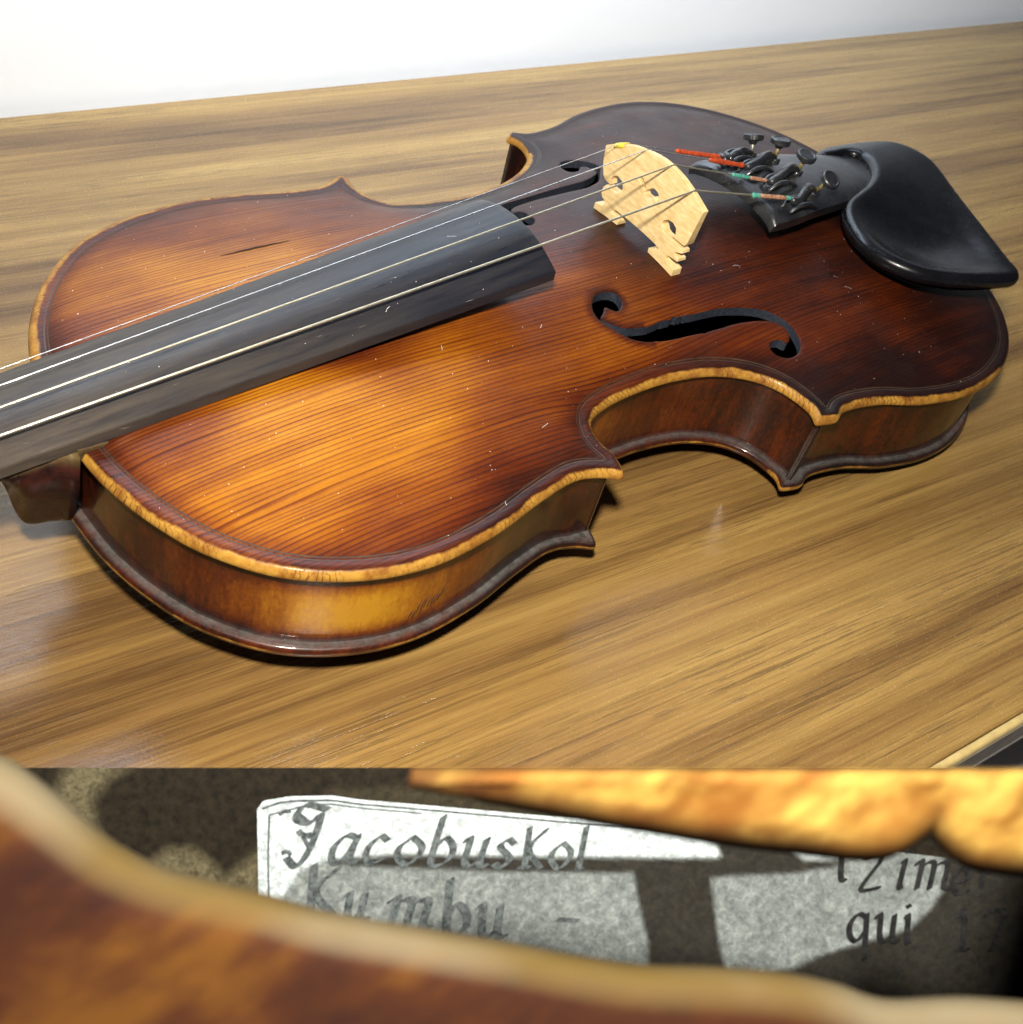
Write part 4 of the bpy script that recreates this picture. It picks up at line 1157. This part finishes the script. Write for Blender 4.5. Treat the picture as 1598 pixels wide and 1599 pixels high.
# side walls joining the rim and the board, and a foot down to the table
def quad(name, P4, mat): return mesh(name, [rel(p) for p in P4], [(0, 1, 2, 3)], mat, inner, smooth=False)
for nm, xx in (('side_board', -80), ('side_board', 1679)):
    o = quad(nm, [IN(xx, TOPY + 2, DP + .5), IN(xx, 1696, DP + .5), IN(xx, 1696, DL + 1), IN(xx, TOPY + 2, DL + 1)], M['inside'])
    s = o.modifiers.new('thick', 'SOLIDIFY'); s.thickness = 2 * S
o = quad('bottom_board', [IN(-76, 1690, DP + .5), IN(1676, 1690, DP + .5), IN(1676, 1690, DL + 1), IN(-76, 1690, DL + 1)], M['inside'])
s = o.modifiers.new('thick', 'SOLIDIFY'); s.thickness = 3 * S
pb = IN(799, 1712, 118.0)
_h = float((RW @ pb + TW)[2]); pf = pb - _n * _h
tube('support', [rel(pb), rel(pf + _n * 3.0), rel(pf + _n * 0.05)], [6, 6, 16], M['inside'], inner, 20)

# the paper label
lab_top = np.array([(402, 1263), (412, 1250), (455, 1243), (520, 1242), (560, 1248), (700, 1260), (800, 1269), (1000, 1287), (1130, 1303), (1250, 1312), (1400, 1330), (1670, 1362)], float)
def clipL(PX, PY):
    t = (PY - PY.min()) / (PY.max() - PY.min()); top_y = np.interp(PX, lab_top[:, 0], lab_top[:, 1])
    return PX + 6 * t * (PX < 430), top_y + t * (1650 - top_y)
def t_label(PX, PY):  # light falling through the hole and the shadows between, painted as paper tone
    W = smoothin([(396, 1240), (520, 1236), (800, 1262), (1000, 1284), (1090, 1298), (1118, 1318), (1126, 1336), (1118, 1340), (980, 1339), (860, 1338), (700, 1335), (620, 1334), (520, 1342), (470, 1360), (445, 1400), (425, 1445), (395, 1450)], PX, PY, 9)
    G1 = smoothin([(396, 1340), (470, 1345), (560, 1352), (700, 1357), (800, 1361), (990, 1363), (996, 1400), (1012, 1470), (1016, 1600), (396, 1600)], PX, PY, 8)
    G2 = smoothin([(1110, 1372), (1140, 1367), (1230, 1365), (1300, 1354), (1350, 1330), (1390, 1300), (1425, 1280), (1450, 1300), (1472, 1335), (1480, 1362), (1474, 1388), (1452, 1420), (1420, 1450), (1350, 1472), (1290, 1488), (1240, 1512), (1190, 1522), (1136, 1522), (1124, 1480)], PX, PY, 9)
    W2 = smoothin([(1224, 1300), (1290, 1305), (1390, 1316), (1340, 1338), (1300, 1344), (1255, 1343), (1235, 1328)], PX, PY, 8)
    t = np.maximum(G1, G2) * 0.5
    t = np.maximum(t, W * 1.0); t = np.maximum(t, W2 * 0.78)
    # brighter streak across the right-hand patch of light
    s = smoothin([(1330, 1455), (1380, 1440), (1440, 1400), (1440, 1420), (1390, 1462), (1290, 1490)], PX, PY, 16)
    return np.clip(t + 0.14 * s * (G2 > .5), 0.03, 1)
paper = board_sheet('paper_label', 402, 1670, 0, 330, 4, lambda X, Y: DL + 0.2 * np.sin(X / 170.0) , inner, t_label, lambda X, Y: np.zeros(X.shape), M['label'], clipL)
tag(paper, 'paper label with old black print, patches of light and shade painted on it')

# lettering: broad-nib strokes -------------------------------------
GL = {
 'J': ([[(.9, 1.45), (.3, 1.55), (.1, 1.2), (.5, 1.1), (.75, 1.3), (.6, .5), (.3, 0), (0, .2)]], 1.0),
 'a': ([[(.85, .9), (.45, 1.0), (.1, .6), (.1, .15), (.35, 0), (.65, .35), (.85, .9)], [(.85, 1.0), (.75, .2), (1.0, .02)]], 1.0),
 'c': ([[(.8, .85), (.5, 1.0), (.12, .6), (.12, .2), (.4, 0), (.8, .18)]], .9),
 'o': ([[(.5, 1.0), (.12, .65), (.12, .3), (.5, 0), (.88, .35), (.88, .7), (.5, 1.0)]], 1.0),
 'b': ([[(.2, 1.75), (.15, .2), (.45, 0), (.85, .3), (.85, .7), (.5, 1.0), (.2, .7)]], .95),
 'u': ([[(.05, .9), (.2, 1.0), (.2, .2), (.42, 0), (.75, .3)], [(.8, 1.0), (.75, .12), (1.0, .05)]], 1.0),
 's': ([[(.75, .85), (.45, 1.0), (.15, .75), (.7, .35), (.45, 0), (.1, .12)]], .8),
 'K': ([[(.1, 1.55), (.2, 0)], [(.85, 1.5), (.25, .75), (.9, 0)], [(0, 0), (.4, 0)]], 1.0),
 'l': ([[(.3, 1.65), (.3, .1), (.55, 0)]], .55),
 'm': ([[(0, .9), (.13, 1.0), (.13, 0)], [(.13, .8), (.35, 1.0), (.47, .85), (.47, 0)], [(.47, .8), (.72, 1.0), (.84, .85), (.84, .1), (1, 0)]], 1.6),
 'n': ([[(0, .9), (.2, 1.0), (.2, 0)], [(.2, .8), (.55, 1.0), (.75, .8), (.75, .1), (.95, 0)]], 1.05),
 'i': ([[(.2, .95), (.35, 1.0), (.3, .1), (.5, 0)], [(.3, 1.4), (.4, 1.35)]], .5),
 'r': ([[(.1, .95), (.25, 1.0), (.22, 0)], [(.25, .75), (.5, 1.0), (.75, .9)]], .75),
 'e': ([[(.15, .5), (.8, .62), (.65, .98), (.3, .95), (.1, .5), (.3, .05), (.8, .15)]], .9),
 't': ([[(.35, 1.45), (.3, .15), (.6, 0)], [(.05, 1.0), (.65, 1.0)]], .65),
 'z': ([[(.1, .95), (.8, 1.0), (.15, .02), (.9, .05)]], .9),
 'q': ([[(.8, .9), (.45, 1.0), (.12, .6), (.15, .15), (.45, 0), (.8, .4)], [(.82, 1.0), (.8, -.65)]], 1.0),
 '1': ([[(.15, 1.2), (.4, 1.45), (.4, 0)], [(.15, 0), (.65, 0)]], .7),
 '7': ([[(.1, 1.25), (.15, 1.4), (.85, 1.4), (.4, 0)]], .85),
 '-': ([[(.1, .5), (.9, .55)]], 1.0), ' ': ([], .6), '.': ([[(.2, .05), (.35, .0)]], .4),
}
def write(text, px, py, h, w, slope=0.0, shear=0.18, nib=6.5, dep=-0.12):
    V = []; F = []; cur = px
    for ch in text:
        strokes, adv = GL[ch]
        for st in strokes:
            P = catmull(st, 5) if len(st) > 2 else np.array(st, float)
            q = [(cur + a * w * adv + b * h * shear, py + (cur - px + a * w) * slope - b * h) for a, b in P]
            nx_, ny_ = nib * .5 * math.cos(math.radians(30)), -nib * .5 * math.sin(math.radians(30))
            for (a, b), (c, d) in zip(q[:-1], q[1:]):
                tx, ty = c - a, d - b; ll = math.hypot(tx, ty) + 1e-6; ex, ey = -ty / ll * 0.9, tx / ll * 0.9
                quad_ = [(a - nx_ - ex, b - ny_ - ey), (a + nx_ + ex, b + ny_ + ey), (c + nx_ + ex, d + ny_ + ey), (c - nx_ - ex, d - ny_ - ey)]
                b0 = len(V); dd = DL - 0.50 - 0.003 * (len(V) % 7)
                # convex hull of the nib at both ends of the stroke
                hp = [(x_ + sx_ * nx_ + sy_ * .9, y_ + sx_ * ny_ + sy_ * .9) for (x_, y_) in ((a, b), (c, d)) for sx_ in (-1, 1) for sy_ in (-1, 1)]
                hp = sorted(hp); lo = []; hi = []
                for p_ in hp:
                    while len(lo) > 1 and (lo[-1][0] - lo[-2][0]) * (p_[1] - lo[-2][1]) - (lo[-1][1] - lo[-2][1]) * (p_[0] - lo[-2][0]) <= 0: lo.pop()
                    lo.append(p_)
                for p_ in hp[::-1]:
                    while len(hi) > 1 and (hi[-1][0] - hi[-2][0]) * (p_[1] - hi[-2][1]) - (hi[-1][1] - hi[-2][1]) * (p_[0] - hi[-2][0]) <= 0: hi.pop()
                    hi.append(p_)
                hull = lo[:-1] + hi[:-1]
                for (u_, v_) in hull: V.append(rel(IN(u_, v_, dd)))
                F.append(tuple(range(b0, b0 + len(hull))))
        cur += adv * w + w * 0.22
    o = mesh('lettering', V, F, M['ink'], paper, smooth=False); o['label'] = 'printed old style letters'
M['ink'] = simple('faded_print_ink', (0.022, 0.027, 0.029), 0.8, 0.1, var=(0.10, 0.115, 0.12), vs=0.9)
M['ink_dark'] = simple('black_print_ink', (0.006, 0.006, 0.007), 0.8, 0.1, var=(0.02, 0.02, 0.02), vs=0.8)
_i = M['ink']
write('J', 446, 1352, 62, 58, 0.02, .15, 13)
write('acobus', 512, 1347, 44, 43, 0.028, .26, 12)
M['ink'] = M['ink_dark']
M['ink'] = _i; write('Kol', 812, 1354, 40, 35, 0.03, .2, 10); M['ink'] = M['ink_dark']
write('t', 1306, 1374, 50, 34, 0.02, .05, 9); write('z', 1338, 1388, 50, 42, 0.0, .2, 8)
write('im', 1398, 1386, 42, 36, 0.02, .22, 9); write('er', 1484, 1396, 40, 36, 0.03, .1, 9)
write('qui', 1322, 1468, 42, 36, 0.04, .05, 9); write('17', 1490, 1482, 42, 46, 0.02, .05, 10)
M['ink'] = _i
write('K', 474, 1428, 50, 52, 0.02, .15, 14); write('u', 534, 1434, 40, 38, 0.05, .15, 13)
write('m', 600, 1446, 44, 44, 0.06, .28, 15); write('bu', 690, 1460, 50, 45, 0.05, .06, 14); write('-', 868, 1450, 30, 38, 0.1, 0, 9)
# printed double border of the label
V = []; F = []
def bline(P, wd):
    P = resample(np.array(P, float), 10)
    for i in range(len(P) - 1):
        (a, b), (c, d) = P[i], P[i + 1]; ll = math.hypot(c - a, d - b); ex, ey = -(d - b) / ll * wd / 2, (c - a) / ll * wd / 2
        b0 = len(V)
        for (u_, v_) in ((a - ex, b - ey), (a + ex, b + ey), (c + ex, d + ey), (c - ex, d - ey)): V.append(rel(IN(u_, v_, DL - 0.5 if v_ < 1290 else DL - .45)))
        F.append((b0, b0 + 1, b0 + 2, b0 + 3))
off = lambda k: [(x, np.interp(x, lab_top[:, 0], lab_top[:, 1]) + k) for x in range(440, 1101, 20)]
bline([(410, 1262), (440, 1252)] + off(7), 2.4); bline([(421, 1440), (419, 1340), (421, 1272)], 3.0); bline([(421, 1272), (460, 1262)] + off(13)[2:12], 1.6)
mesh('printed_border', V, F, M['ink'], paper, smooth=False)
# ornaments of the big initial
V = []; F = []
for P, wd in (([(462, 1268), (474, 1276), (482, 1284)], 7), ([(466, 1296), (474, 1306), (488, 1303)], 9), ([(474, 1306), (480, 1318), (486, 1328)], 7), ([(440, 1332), (450, 1328), (455, 1335)], 6), ([(436, 1272), (442, 1266), (455, 1266)], 5)): bline(P, wd)
mesh('printed_ornament', V, F, M['ink'], paper, smooth=False)
